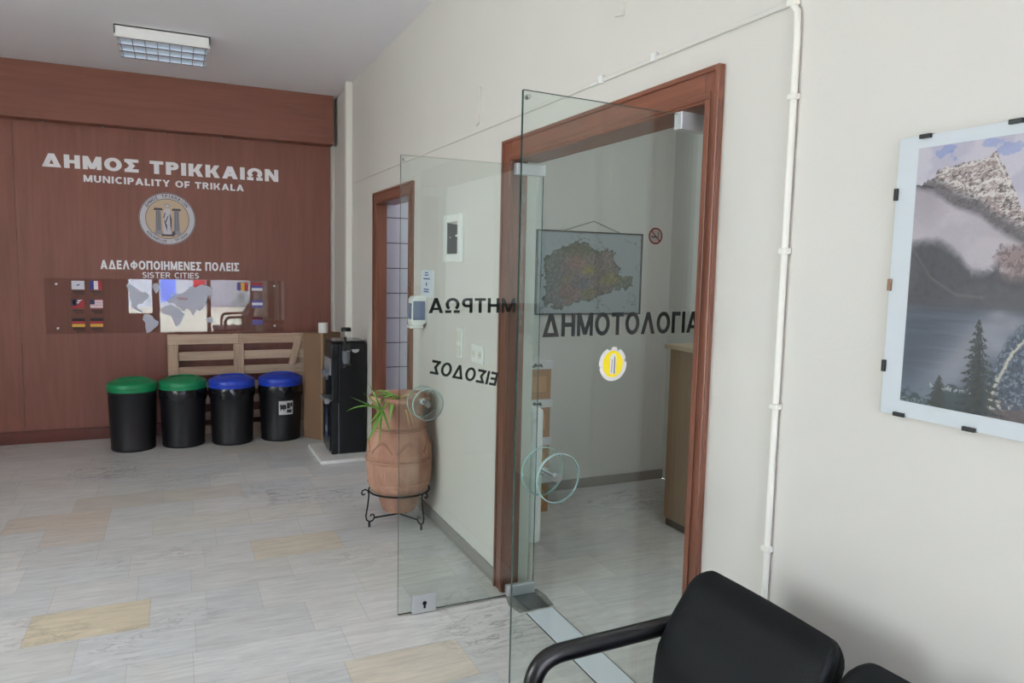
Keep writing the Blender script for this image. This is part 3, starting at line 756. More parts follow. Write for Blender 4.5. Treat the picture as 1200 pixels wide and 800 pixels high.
for j in range(4):
    y = -ly+0.03+j*(2*ly-0.06)/3; n = 6
    lv.prism([(-0.013, 0), (0.013, 0), (0.004, 0.05), (-0.004, 0.05)], (-lx+0.014, y, -lz+0.004), Y, Z, X, 0, 2*lx-0.028)
lv.build('louvre', M_LOUV, lt)
for j in range(3):
    y = -ly+0.03+(j+0.5)*(2*ly-0.06)/3
    MB().lathe([(0, -lx+0.02), (0.013, -lx+0.02), (0.013, lx-0.02), (0, lx-0.02)], (0, y, -0.030), 14, axis='X').build('fluorescent_tube', mat('tube_glow', (0.8, 0.9, 1.0, 1), 0.4, emit=0.8), lt, smooth=40)

# ================================================================== BINS AND PALLET
M_BIN = mat('black_bin_plastic', srgb(11, 11, 17), 0.42)
M_BAG = mat('black_bag_film', srgb(22, 22, 28), 0.22)
M_GREEN = mat('green_lid', srgb(10, 130, 82), 0.4); M_BLUE = mat('blue_lid', srgb(28, 62, 178), 0.4)
def bin_(x, y, lid, label, bag, sticker=False, name='recycling_bin'):
    t = thing(name, label, 'bin', (x, y, 0), 0, 'recycling bins in a row along the back wall')
    MB().lathe([(0, 0), (0.165, 0), (0.171, 0.008), (0.173, 0.02), (0.171, 0.03), (0.186, 0.49), (0.190, 0.50), (0.190, 0.525), (0.18, 0.525), (0.165, 0.03), (0, 0.025)], n=48).build('bin_body', M_BIN, t, smooth=35)
    lo = MB().lathe([(0.1905, 0.503), (0.192, 0.502), (0.1935, 0.525), (0.190, 0.529), (0.1935, 0.533), (0.193, 0.560), (0.187, 0.569), (0.176, 0.574), (0.120, 0.600), (0.112, 0.601), (0.104, 0.592), (0.098, 0.586), (0, 0.586)], n=48).build('lid', lid, t, smooth=35)
    if bag:
        rn = random.Random(int(x*1000)); n = 72; v = []; f = []
        ph = [rn.uniform(0, 6.28) for _ in range(6)]
        levels = [(0.502, 0.1905, 0.002), (0.485, 0.193, 0.004), (0.465, 0.193, 0.006), (0.445, 0.191, 0.006), (0.425, 0.188, 0.004)]
        for q, (z, r0, am) in enumerate(levels):
            for i in range(n):
                a = 2*PI*i/n
                w_ = math.sin(7*a+ph[0]+q*0.9)+0.8*math.sin(13*a+ph[1]-q*1.3)+0.7*math.sin(23*a+ph[2]+q*0.6)
                hem = (0.018*math.sin(4*a+ph[3])+0.012*math.sin(9*a+ph[4])) if q == 4 else (0.009*math.sin(4*a+ph[3]) if q == 3 else 0)
                rr = r0+0.001+am*0.4*(w_*0.5+1)
                v.append((rr*math.cos(a), rr*math.sin(a), z+hem))
        for q in range(4):
            for i in range(n):
                j = (i+1) % n; f.append((q*n+i, (q+1)*n+i, (q+1)*n+j, q*n+j))
        MB().add(v, f).build('bin_liner', M_BAG, t, smooth=80)
    if sticker:
        s = MB(); N = 12; rr = 0.1815
        a0, a1 = math.radians(258), math.radians(298)
        def band(b0, b1, z0, z1, off, mi):
            v = []; f = []
            for i in range(N+1):
                a = b0+(b1-b0)*i/N
                for z in (z0, z1):
                    r_ = 0.171+(z-0.03)/(0.46)*0.015+off; v.append((r_*math.cos(a), r_*math.sin(a), z))
            for i in range(N): f.append((2*i, 2*i+2, 2*i+3, 2*i+1))
            s.add(v, f, mi)
        band(a0, a1, 0.245, 0.37, 0.0015, 0)
        for (u0, u1, z0, z1) in ((0.08, 0.5, 0.295, 0.335), (0.55, 0.78, 0.30, 0.352), (0.80, 0.96, 0.315, 0.352), (0.55, 0.9, 0.262, 0.290), (0.1, 0.16, 0.28, 0.345), (0.3, 0.36, 0.28, 0.342)):
            band(a0+(a1-a0)*u0, a0+(a1-a0)*u1, z0, z1, 0.0022, 1)
        s.build('bin_sticker', [mat('sticker_paper', srgb(205, 205, 208), 0.5), mat('sticker_print', srgb(40, 36, 40), 0.5)], t)
    return t
bin_(-0.345, 6.915, M_GREEN, 'black bin with green lid and smooth bare sides, leftmost of the four', False)
bin_(0.046, 6.933, M_GREEN, 'black bin with green lid and a crumpled bag edge showing below it', True)
bin_(0.444, 6.895, M_BLUE, 'black bin with blue lid and no sticker', True)
bin_(0.862, 6.912, M_BLUE, 'black bin with blue lid and a white sticker on its front', True, True)

pl = thing('wooden_pallet', 'pale wooden pallet leaning upright on the brown wall behind the bins', 'pallet', (0, 7.365, 0))
pl.rotation_euler = (math.radians(0), 0, 0)
M_PAL = [wood_mat('pallet_wood_%s' % n, a, b_, (2.0, 30, 26), 0.75) for n, a, b_ in (('pale', srgb(186, 158, 136), srgb(216, 190, 166)), ('brown', srgb(170, 140, 118), srgb(202, 174, 150)), ('grey', srgb(178, 154, 134), srgb(208, 184, 160)))]
M_PALV = wood_mat('pallet_wood_upright', srgb(178, 150, 128), srgb(210, 184, 158), (26, 30, 2.0), 0.75)
for i, (z0, z1) in enumerate(((0.0, 0.085), (0.135, 0.21), (0.285, 0.36), (0.41, 0.49), (0.555, 0.635), (0.695, 0.775), (0.845, 0.935))):
    dy = -0.132 if i == 6 else -0.110
    for a, b_ in (((-0.07, 0.53), (0.532, 1.135)) if i in (4, 5, 6) else ((-0.07, 1.135),)):
        MB().box(a, b_, dy, dy+0.021, z0, z1).build('slat', M_PAL[(i+(a > 0)) % 3], pl, bevel=0.003)
for x in (-0.07, 0.49):
    MB().box(x, x+0.085, -0.132, -0.111, 0.0, 0.844).build('upright_board', M_PALV, pl, bevel=0.003)
a = math.radians(14)
MB().obox((1.075, -0.134, 0.91), (math.cos(a), 0, -math.sin(a)*0), (0, 1, 0), (math.sin(a), 0, math.cos(a)), (-0.03, 0.035), (-0.006, 0.018), (-0.29, 0.0)).build('loose_brace', M_PALV, pl, bevel=0.003)
for x in (-0.07, 0.49, 1.04):
    MB().box(x, x+0.09, -0.089, -0.0, 0.0, 0.93).build('stringer', M_PALV, pl, bevel=0.004)

# tall cardboard box in the corner
u = Vector((-0.585, 0.811, 0)); vv = Vector((0.811, 0.585, 0))
cb = thing('cardboard_box', 'tall brown cardboard box standing between the last bin and the water cooler', 'box', (1.197, 6.665, 0))
MB().obox((0, 0, 0), u, vv, Z, (0, 0.235), (0, 0.235), (0, 0.972)).build('carton', mat('brown_cardboard', srgb(134, 104, 80), 0.8, noise=0.12, nscale=(4, 4, 2)), cb, bevel=0.004)
M_TAPE = mat('parcel_tape', srgb(158, 132, 102), 0.3)
MB().obox((0, 0, 0), u, vv, Z, (-0.0015, 0.018), (-0.0015, 0.018), (0.0, 0.975)).build('tape_edge', M_TAPE, cb, bevel=0.001)
fl = MB().obox((0, 0, 0.972), u, vv, Z, (0, 0.235), (0, 0.116), (0, 0.004)).obox((0, 0, 0.972), u, vv, Z, (0, 0.235), (0.119, 0.235), (0, 0.004))
fl.build('box_flap', MATS['brown_cardboard'], cb)
fl = MB().obox((0, 0, 0.40), u, vv, Z, (-0.003, 0.012), (-0.003, 0.012), (0, 0.035))
fl.build('torn_tape', mat('torn_tape_brown', srgb(110, 74, 48), 0.6), cb, bevel=0.004)
tag(MB().lathe([(0.02, 0), (0.042, 0), (0.043, 0.004), (0.043, 0.086), (0.042, 0.09), (0.02, 0.09), (0.02, 0)], (1.222, 6.765, 0.976), 36, caps=False).build('paper_roll', mat('paper_white', srgb(235, 234, 230), 0.8, bump=0.1, bscale=120), smooth=40),
    'white paper roll standing on top of the tall cardboard box', 'paper roll')

# ================================================================== WATER COOLER
tag(MB().box(1.035, 1.445, 5.84, 6.47, 0.0, 0.028).build('marble_slab', mat('speckled_marble', srgb(240, 239, 236), 0.35, noise=0.12, nscale=(60, 60, 60)), bevel=0.003),
    'speckled white marble slab lying under the black water cooler', 'slab')
wc = thing('water_cooler', 'tall black water cooler standing on the white marble slab', 'water cooler', (1.29, 6.17, 0.028))
M_WC = mat('cooler_black', srgb(14, 16, 20), 0.38); M_WC2 = mat('cooler_gloss', srgb(22, 24, 30), 0.16)
# upper and lower bodies with the dispensing recess between them, front faces -x
wb = MB(); yx0, yx1 = -0.15, 0.15
wb.box(-0.075, 0.150, yx0, yx1, 0, 0.925)                     # rear column
wb.box(-0.135, -0.075, yx0, yx1, 0, 0.45).box(-0.135, -0.075, yx0, yx1, 0.80, 0.925)
wb.box(-0.135, -0.075, yx0, yx0+0.02, 0.45, 0.80).box(-0.135, -0.075, yx1-0.02, yx1, 0.45, 0.80)
wb.build('cooler_body', M_WC, wc, bevel=0.008, segs=3)
MB().prism([(-0.130, -0.145), (0.145, -0.145), (0.145, 0.145), (-0.130, 0.145)], (0, 0, 0.925), X, Y, Z, 0, 0.02).build('top_cover', M_WC2, wc, bevel=0.008)
MB().box(-0.150, -0.135, yx0+0.012, yx1-0.012, 0.03, 0.43).build('front_door', M_WC2, wc, bevel=0.006)
MB().box(-0.1515, -0.150, -0.06, 0.06, 0.10, 0.30).prism([(-0.05, 0.30), (0.05, 0.30), (0.0, 0.42)], (-0.150, 0, 0), -Y, Z, -X, 0, 0.0015).build('door_print', mat('cooler_blue_print', srgb(40, 58, 100), 0.35), wc)
MB().box(-0.1525, -0.1515, -0.035, 0.045, 0.17, 0.22).build('print_patch', mat('cooler_print_white', srgb(170, 180, 196), 0.4), wc)
MB().box(-0.145, -0.134, yx0+0.015, yx1-0.015, 0.66, 0.80).build('tap_panel', mat('tap_silver', srgb(168, 170, 176), 0.3, 0.6), wc, bevel=0.004)
for yy in (-0.07, 0.07):
    tp = MB().lathe([(0, 0), (0.014, 0), (0.014, 0.045), (0.010, 0.05), (0, 0.05)], (-0.155, yy, 0.62), 14)
    tp.box(-0.178, -0.14, yy-0.013, yy+0.013, 0.655, 0.685).build('tap', mat('tap_grey', srgb(120, 124, 132), 0.3, 0.4), wc, smooth=35)
dt = MB().box(-0.185, -0.076, yx0+0.025, yx1-0.025, 0.44, 0.462).build('drip_tray', mat('tray_silver', srgb(176, 178, 182), 0.3, 0.5), wc, bevel=0.005)
MB().box(-0.19, -0.15, yx0+0.005, yx0+0.045, 0.425, 0.475).build('tray_knob', MATS['tap_silver'], wc, bevel=0.01)
MB().box(-0.082, -0.076, yx0-0.002, yx0, 0.0, 0.43).build('side_trim', mat('trim_silver', srgb(150, 152, 158), 0.3, 0.7), wc)
hg = MB().prism([(0.032*math.cos(math.radians(180+180*i/16)), 0.030*math.sin(math.radians(180+180*i/16))) for i in range(17)], (0.060, yx0, 0.875), X, Z, -Y, -0.004, 0.002)
hg.build('hand_grip', mat('grip_white', srgb(200, 200, 200), 0.4), wc)
cdp = MB(); cx, cyy = -0.026, yx0-0.042
cdp.lathe([(0.0375, 0.74), (0.0375, 1.035)], (cx, cyy, 0), 28, 0, caps=False)
cdo = cdp.build('cup_tube', M_CLEAR, wc, smooth=50)
MB().lathe([(0.0, 1.03), (0.040, 1.03), (0.040, 1.052), (0.035, 1.06), (0, 1.06)], (cx, cyy, 0), 28).build('tube_cap', M_BIN, cdo, smooth=40)
MB().lathe([(0.036, 0.735), (0.040, 0.735), (0.040, 0.755), (0.036, 0.755), (0.036, 0.735)], (cx, cyy, 0), 28, caps=False).build('tube_foot', M_BIN, cdo, smooth=40)
cups = MB()
for q in range(4): cups.lathe([(0.024, 0.765+q*0.018), (0.033, 0.812+q*0.018), (0.0345, 0.814+q*0.018)], (cx, cyy, 0), 20, caps=False)
cups.build('cup_stack', mat('clear_cups', srgb(130, 134, 140), 0.2), cdo, smooth=50)
MB().box(cx-0.012, cx+0.012, yx0-0.012, yx0, 0.78, 0.98).build('tube_bracket', M_BIN, cdo)

# ================================================================== URN ON ITS STAND
UX, UY = 1.242, 4.32
ps = thing('plant_stand', 'low black wrought iron plant stand carrying the terracotta urn', 'plant stand', (UX, UY, 0))
M_IRON = mat('black_iron', srgb(24, 24, 26), 0.45, 0.4)
MB().tube([(0.186*math.cos(2*PI*i/48), 0.186*math.sin(2*PI*i/48), 0.222) for i in range(48)], 0.006, 8, closed=True).build('ring', M_IRON, ps, smooth=60)
for ang in (180, 300, 60):
    a = math.radians(ang); e = Vector((math.cos(a), math.sin(a), 0))
    def P(r, z): return e*r+Z*z
    lg = MB()
    path = [P(0.212+0.020*math.cos(t)*(1-i*0.05), 0.222+0.020*math.sin(t)*(1-i*0.05)) for i, t in enumerate([math.radians(d) for d in (-60, 0, 60, 120, 170)])]
    path = list(reversed(path)); 
    path = [P(0.214, 0.212), P(0.226, 0.205), P(0.235, 0.216), P(0.230, 0.232), P(0.212, 0.238), P(0.195, 0.228), P(0.190, 0.20), P(0.198, 0.13), P(0.208, 0.07), P(0.203, 0.045), P(0.186, 0.033), P(0.166, 0.038), P(0.155, 0.055), P(0.160, 0.075), P(0.175, 0.078), P(0.180, 0.066)]
    lg.tube(path, 0.005, 8); lg.tube([P(0.187, 0.036), P(0.187, 0.0)], 0.007, 8)
    lg.build('leg', M_IRON, ps, smooth=60)
    MB().tube([P(0.157, 0.055), P(0.10, 0.058), P(0.0, 0.062)], 0.0055, 8).build('brace', M_IRON, ps, smooth=60)
ur = thing('terracotta_urn', 'large terracotta urn standing in the black iron stand by the wall', 'urn', (UX, UY, 0))
def urn_mat():
    m = bpy.data.materials.new('terracotta'); m.use_nodes = True
    nt = m.node_tree; b = nt.nodes['Principled BSDF']; b.inputs['Roughness'].default_value = 0.85
    tc = nt.nodes.new('ShaderNodeTexCoord')
    mp = nt.nodes.new('ShaderNodeMapping'); mp.inputs['Scale'].default_value = (9, 9, 4); nt.links.new(tc.outputs['Object'], mp.inputs['Vector'])
    nz = nt.nodes.new('ShaderNodeTexNoise'); nz.inputs['Scale'].default_value = 1; nz.inputs['Detail'].default_value = 6
    nt.links.new(mp.outputs['Vector'], nz.inputs['Vector'])
    cr = nt.nodes.new('ShaderNodeValToRGB'); cr.color_ramp.elements[0].position = 0.32; cr.color_ramp.elements[1].position = 0.7
    cr.color_ramp.elements[0].color = srgb(146, 102, 84); cr.color_ramp.elements[1].color = srgb(186, 146, 124)
    nt.links.new(nz.outputs['Fac'], cr.inputs['Fac']); nt.links.new(cr.outputs['Color'], b.inputs['Base Color'])
    n2 = nt.nodes.new('ShaderNodeTexNoise'); n2.inputs['Scale'].default_value = 70
    nt.links.new(tc.outputs['Object'], n2.inputs['Vector'])
    bp = nt.nodes.new('ShaderNodeBump'); bp.inputs['Strength'].default_value = 0.25; bp.inputs['Distance'].default_value = 0.004
    nt.links.new(n2.outputs['Fac'], bp.inputs['Height']); nt.links.new(bp.outputs['Normal'], b.inputs['Normal'])
    return m
M_TERRA = urn_mat()
prof = [(0, 0.095), (0.098, 0.095), (0.104, 0.102), (0.134, 0.205), (0.140, 0.212), (0.172, 0.226), (0.188, 0.262), (0.188, 0.272), (0.196, 0.278), (0.196, 0.282), (0.189, 0.287), (0.196, 0.33), (0.198, 0.415), (0.206, 0.420), (0.206, 0.425), (0.197, 0.431), (0.205, 0.438), (0.205, 0.443), (0.197, 0.449), (0.198, 0.48), (0.190, 0.52), (0.176, 0.565), (0.163, 0.60), (0.158, 0.606), (0.168, 0.612), (0.168, 0.616), (0.156, 0.622), (0.164, 0.628), (0.164, 0.632), (0.152, 0.640), (0.142, 0.67), (0.140, 0.70), (0.148, 0.735), (0.164, 0.765), (0.182, 0.782), (0.187, 0.792), (0.187, 0.808), (0.180, 0.815), (0.168, 0.812), (0.150, 0.775), (0.140, 0.74), (0, 0.735)]
MB().lathe(prof, n=64).build('urn_body', M_TERRA, ur, smooth=45)
# modelled arches on the shoulder and a faint ribbed band
for k in range(7):
    a0 = 2*PI*k/7+0.25
    pts = []
    for i in range(11):
        t = i/10; a = a0+(t-0.5)*0.74; z = 0.482+0.060*math.sin(PI*t); rr = float(np.interp(z, [0.48, 0.52, 0.565], [0.198, 0.190, 0.176]))+0.002
        pts.append((rr*math.cos(a), rr*math.sin(a), z))
    MB().tube(pts, 0.0075, 8).build('relief_arch', M_TERRA, ur, smooth=60)
ar = MB()
v = []; f = []; n = 240
for i in range(n):
    a = 2*PI*i/n; w_ = 0.0035*abs(math.sin(40*a))
    for z, r_ in ((0.290, 0.1905), (0.30, 0.191), (0.35, 0.1965), (0.405, 0.1985), (0.413, 0.1975)):
        q = r_+(w_ if 0.295 < z < 0.41 else -0.003); v.append((q*math.cos(a), q*math.sin(a), z))
for i in range(n):
    j = (i+1) % n
    for q in range(4): f.append((i*5+q, j*5+q, j*5+q+1, i*5+q+1))
ar.add(v, f).build('ribbed_band', M_TERRA, ur, smooth=50)
MB().lathe([(0, 0.738), (0.139, 0.738), (0.10, 0.745), (0, 0.75)], n=32, caps=False).build('soil', mat('dry_soil', srgb(70, 54, 42), 0.95, noise=0.4, nscale=(50, 50, 50), bump=0.6, bscale=50), ur)

al = thing('aloe_plant', 'straggly green aloe drooping over the left rim of the terracotta urn', 'plant', (UX-0.01, UY-0.06, 0.745))
M_LEAF = mat('aloe_green', srgb(104, 150, 62), 0.45, noise=0.35, nscale=(14, 14, 14)); M_DRY = mat('aloe_dry', srgb(190, 164, 110), 0.7, noise=0.2)
MB().tube([(0, 0, 0), (-0.02, -0.03, 0.06), (-0.06, -0.06, 0.075), (-0.11, -0.09, 0.045), (-0.15, -0.10, 0.005)], [0.012, 0.012, 0.011, 0.010, 0.008], 8).build('stem', mat('aloe_stem', srgb(130, 140, 70), 0.6), al, smooth=60)
def leaf(p0, p1, sag, w, m=M_LEAF, name='leaf'):
    p0, p1 = Vector(p0), Vector(p1); n = 10; pts = []; rad = []
    for i in range(n+1):
        t = i/n; p = p0.lerp(p1, t); p.z += sag*4*t*(1-t); pts.append(p); rad.append(1.55*w*(1-t**1.6)*(0.75+0.25*min(1, t*5))+0.0006)
    MB().tube(pts, rad, 8, flat=0.4).build(name, m, al, smooth=60)
tip = (-0.145, -0.10, 0.01)
for q, s, w in (((-0.36, -0.13, 0.02), 0.03, 0.011), ((-0.33, -0.10, 0.10), 0.0, 0.009), ((-0.265, -0.12, 0.125), 0.008, 0.009), ((-0.255, -0.20, -0.15), -0.01, 0.010),
                ((-0.17, -0.14, -0.19), -0.01, 0.010), ((-0.105, -0.15, -0.14), 0.02, 0.009), ((-0.215, -0.04, 0.17), 0.01, 0.009), ((-0.23, -0.16, -0.06), 0.01, 0.008)):
    leaf(tip, q, s, w)
for p0, q, s, w in (((-0.05, -0.05, 0.07), (-0.17, 0.02, 0.105), 0.02, 0.012), ((-0.05, -0.05, 0.07), (-0.20, -0.02, 0.075), 0.02, 0.013), ((-0.06, -0.06, 0.065), (-0.10, -0.13, -0.05), 0.03, 0.012), ((-0.03, -0.04, 0.07), (-0.16, -0.07, 0.04), 0.03, 0.013)):
    leaf(p0, q, s, w)
for p0, q, s, w in (((-0.02, -0.03, 0.06), (0.12, -0.02, 0.075), 0.015, 0.010), ((-0.02, -0.04, 0.06), (0.02, -0.13, -0.12), 0.05, 0.006), ((-0.02, -0.04, 0.06), (0.045, -0.125, -0.10), 0.05, 0.006), ((-0.02, -0.03, 0.05), (-0.04, -0.06, 0.10), 0.0, 0.009)):
    leaf(p0, q, s, w, M_DRY, 'dry_leaf')

# ================================================================== ON THE WALL BETWEEN THE DOORS
ep = thing('fuse_box', 'white framed fuse box with a black door on the wall between the doorways', 'fuse box', (WX, 3.955, 1.627))
fr = MB()
fr.box(-0.022, 0, -0.145, -0.09, 0, 0.268).box(-0.022, 0, 0.09, 0.145, 0, 0.268).box(-0.022, 0, -0.09, 0.09, 0, 0.045).box(-0.022, 0, -0.09, 0.09, 0.225, 0.268)
fr.build('box_frame', M_WHITE, ep, bevel=0.004)
MB().prism([(-0.088, 0.047), (0.088, 0.047), (0.088, 0.205), (-0.088, 0.222)], (-0.014, 0, 0), -Y, Z, -X, -0.012, 0.003).build('box_door', mat('smoked_door', srgb(38, 46, 46), 0.25), ep)
MB().box(-0.022, -0.016, -0.088, -0.060, 0.140, 0.152).build('box_latch', M_WHITE, ep, bevel=0.002)
MB().box(-0.018, -0.0165, 0.02, 0.045, 0.135, 0.143).build('box_mark', mat('mark_grey', srgb(150, 150, 150), 0.5), ep)

nt_ = thing('paper_notice', 'small white paper notice stuck on the wall above the hand sanitiser', 'notice', (WX, 4.465, 1.405))
MB().box(-0.002, 0, -0.14, 0.115, 0, 0.17).build('sheet', mat('notice_paper', srgb(226, 230, 238), 0.7), nt_)
lines = MB()
for i, (z, a, b_) in enumerate(((0.150, -0.03, 0.03), (0.135, -0.04, 0.035), (0.112, -0.07, 0.06), (0.070, -0.012, 0.012), (0.045, -0.05, 0.05), (0.030, -0.05, 0.05))):
    lines.box(-0.0026, -0.002, a, b_, z, z+(0.008 if i != 3 else 0.022))
lines.build('printed_lines', mat('notice_ink', srgb(60, 100, 150), 0.6), nt_)

hs = thing('sanitiser_dispenser', 'white wall dispenser with a blue grey front beside the far door', 'dispenser', (WX, 4.50, 1.225))
MB().prism([(0, 0.02), (0.03, 0.0), (0.095, 0.0), (0.10, 0.03), (0.095, 0.165), (0.08, 0.185), (0, 0.19)], (0, 0.048, 0), -X, Z, -Y, 0, 0.096).build('dispenser_body', M_WHITE, hs, bevel=0.006)
MB().box(-0.092, -0.014, -0.051, -0.047, 0.035, 0.155).box(-0.1005, -0.097, -0.040, 0.040, 0.04, 0.14).build('level_window', mat('blue_window', srgb(104, 116, 146), 0.3), hs)
MB().box(-0.106, -0.02, -0.042, 0.042, -0.02, 0.0).build('push_bar', M_WHITE, hs, bevel=0.005)

def switch(label, y0, y1, z0, z1, n, name='light_switch', cat='switch', round_=False):
    t = thing(name, label, cat, (WX, (y0+y1)/2, z0))
    w, h = (y1-y0)/2, z1-z0
    MB().box(-0.009, 0, -w, w, 0, h).build('face_plate', M_WHITE, t, bevel=0.003)
    for k in range(n):
        if not round_:
            za = h*(k+0.14)/n; zb = h*(k+0.86)/n
            MB().box(-0.014, -0.009, -w*0.62, w*0.62, za, zb).build('rocker', mat('switch_ivory', srgb(222, 218, 206), 0.4), t, bevel=0.002)
        else:
            yc = -w+2*w*(k+0.5)/n
            so = MB().lathe([(0, 0), (0.020, 0), (0.021, -0.004), (0.016, -0.0045), (0.016, -0.002), (0, -0.002)], (-0.009, yc, h/2), 20, axis='X').build('socket_cup', MATS['switch_ivory'], t, smooth=40)
            for s in (-0.006, 0.006): MB().lathe([(0, -0.0025), (0.0025, -0.0025), (0.0025, 0), (0, 0)], (-0.009, yc+s, h/2), 8, axis='X').build('pin_hole', M_BLACKSLOT, so)
switch('two stacked ivory light switches on the wall, nearer the far door', 3.80, 3.885, 1.092, 1.258, 2)
switch('ivory double socket plate on the wall near the wooden door frame', 3.49, 3.655, 1.095, 1.19, 2, 'wall_socket', 'socket', True)

# ================================================================== MOUNTAIN PICTURE
pc = thing('clip_frame_picture', 'large clip framed photograph of a snowy mountain and lake on the near wall', 'picture', (WX, 1.132, 1.297))
PW, PH = 0.90, 0.60
MB().box(-0.012, 0, -PW, 0, 0, PH).build('backing_board', mat('board_grey', srgb(150, 146, 140), 0.8), pc)
MB().box(-0.0135, -0.012, -PW, 0, 0, PH).build('mat_sheet', mat('mat_white', srgb(226, 229, 236), 0.6), pc)
def paint_mountain():
    us = np.concatenate([np.linspace(0, 0.28, 330), np.linspace(0.284, 0.81, 80)])
    vs = np.linspace(0, 0.54, 460)
    U, V = np.meshgrid(us, vs, indexing='ij')
    a = U/0.205; b = 1-V/0.54
    n1 = fbm(U*60, V*60, 5); n2 = fbm(U*22+9, V*22, 4); n3 = fbm(U*170, V*170+5, 4); n4 = fbm(U*420, V*420+11, 3)
    img = np.zeros(U.shape+(3,))
    def blend(mask, c):
        m = np.clip(mask, 0, 1)[..., None]; img[:] = img*(1-m)+np.asarray(c, float)*m
    I = lambda xs, ys: np.interp(a, xs, ys)
    img[:] = (190, 182, 200)
    blend(np.clip((n2-0.42)*4, 0, 0.6), (216, 206, 214))
    for (ca, cb, ra, rb) in ((0.30, 0.022, 0.09, 0.022), (0.39, 0.045, 0.07, 0.018), (0.77, 0.018, 0.10, 0.016), (0.95, 0.045, 0.12, 0.022), (1.9, 0.05, 0.5, 0.03)):
        d = ((a-ca)/ra)**2+((b-cb)/rb)**2; blend(np.clip(1.1-d+(n1-0.5)*4, 0, 0.5), (122, 140, 202))
    jag = (fbm(U*110, U*0+3, 4)-0.5)*0.030
    peak = I([0, 0.07, 0.105, 0.205, 0.22, 0.326, 0.456, 0.581, 0.743, 0.805, 0.871, 0.959, 1.007, 1.055, 1.101, 1.16, 1.4, 1.8, 2.2, 2.8, 4], [0.142, 0.137, 0.129, 0.119, 0.101, 0.089, 0.082, 0.073, 0.065, 0.055, 0.104, 0.15, 0.2, 0.245, 0.281, 0.25, 0.14, 0.05, 0.14, 0.2, 0.12])+jag
    fog = I([0, 0.07, 0.2, 0.35, 0.53, 0.71, 0.84, 1.0, 1.12, 1.6, 4], [0.142, 0.15, 0.168, 0.204, 0.236, 0.266, 0.312, 0.345, 0.37, 0.38, 0.36])+(n2-0.5)*0.03
    low = I([0, 0.077, 0.293, 0.435, 0.557, 0.668, 0.831, 1.013, 1.123, 2, 4], [0.342, 0.342, 0.345, 0.378, 0.414, 0.462, 0.448, 0.392, 0.378, 0.42, 0.42])+(n2-0.5)*0.03
    rock = (b > peak)*1.0
    rc = np.stack([118+n1*58, 98+n1*54, 100+n1*54], -1)
    img[rock > 0] = rc[rock > 0]
    grain = fbm(U*120+V*160, V*420-U*200, 4)
    blend(rock*np.clip((n4-0.52)*7, 0, 0.75), (198, 180, 172))
    blend(rock*np.clip((0.46-n3)*8, 0, 0.75), (72, 58, 62))
    blend(rock*np.clip((grain-0.56)*10, 0, 0.9), (226, 216, 214))
    for (xs, ys, wd) in (([0.08, 0.25, 0.45, 0.6, 0.8, 0.95], [0.138, 0.137, 0.150, 0.172, 0.150, 0.165], 0.007), ([0.2, 0.4, 0.6, 0.8], [0.165, 0.188, 0.205, 0.200], 0.006), ([0.22, 0.5, 0.8, 1.0], [0.106, 0.088, 0.070, 0.21], 0.006)):
        blend(rock*(a < 1.05)*np.clip(1.25-np.abs(b-I(xs, ys)+(n3-0.5)*0.03)/wd, 0, 0.85), (228, 218, 216))
    blend(rock*(b > fog-0.06)*np.clip((b-fog+0.06)/0.05, 0, 0.75), (88, 82, 90))
    blend(rock*(a < 0.2)*np.clip(1-np.abs(b-0.138-a*0.10)/0.006, 0, 0.8), (60, 52, 58))
    fm = np.clip((b-fog)/0.025, 0, 1)
    blend(fm, (184, 172, 182)); blend(fm*np.clip((n2-0.42)*3, 0, 0.5), (202, 190, 197))
    blend(fm*np.clip(1-(a-0.02)/0.3, 0, 0.45)*np.clip((0.36-b)/0.15, 0, 1), (160, 146, 158))
    hm = np.clip((b-low)/0.05, 0, 1)
    blend(hm, (80, 76, 84)); blend(hm*np.clip((n3-0.5)*3, 0, 0.5), (62, 58, 64)); blend(hm*np.clip((n2-0.5)*4, 0, 0.5), (96, 92, 100))
    d = np.abs(b-I([0, 0.074, 0.235, 0.521, 0.9], [0.39, 0.419, 0.502, 0.564, 0.575])); blend(np.clip(1-d/0.007, 0, 0.42)*(a < 0.8), (124, 114, 114))
    rays = np.abs(np.sin(np.arctan2(a-1.15, (b-0.36)*3)*26+n1*5))
    pk = np.clip((a-0.84-np.abs(b-0.43)*1.3)/0.08, 0, 1)*np.clip((b-0.375)/0.03, 0, 1)*np.clip((0.52-b)/0.04, 0, 1)*(a < 1.9)
    blend(pk*0.9, (138, 112, 116)); blend(pk*rays*0.5, (184, 160, 158))
    blend(np.clip(1-np.abs(b-0.468-(a-0.9)*0.02)/0.012, 0, 0.7)*np.clip((a-0.66)/0.1, 0, 1)*np.clip((1.05-a)/0.1, 0, 1)*(n1 > 0.4), (198, 184, 190))
    blend((pk > 0)*np.clip((0.45-n3)*6, 0, 0.5), (84, 70, 76))
    # lake and the mist mirrored in it
    lk = np.clip((b-0.59)/0.06, 0, 1)
    blend(lk, (78, 84, 100)); blend(lk*np.clip((fbm(U*10, V*160, 3)-0.5)*3, 0, 0.5), (100, 106, 122))
    sw = np.abs(np.sin((b-0.60-0.5*(a-0.1)**2*0.3)*70)); blend(np.clip(1-np.abs(a-0.25)/0.28, 0, 0.35)*np.clip(1-np.abs(b-0.68)/0.06, 0, 1)*sw, (62, 66, 82))
    mist = np.exp(-((a-(1.03-(b-0.60)*1.9))/0.26)**2)*np.clip((b-0.61)/0.06, 0, 1)
    blend(mist*0.85, (152, 150, 162))
    blend(np.clip((b-0.84)/0.1, 0, 1)*np.clip((0.6-a)/0.3, 0, 0.7), (104, 116, 132))
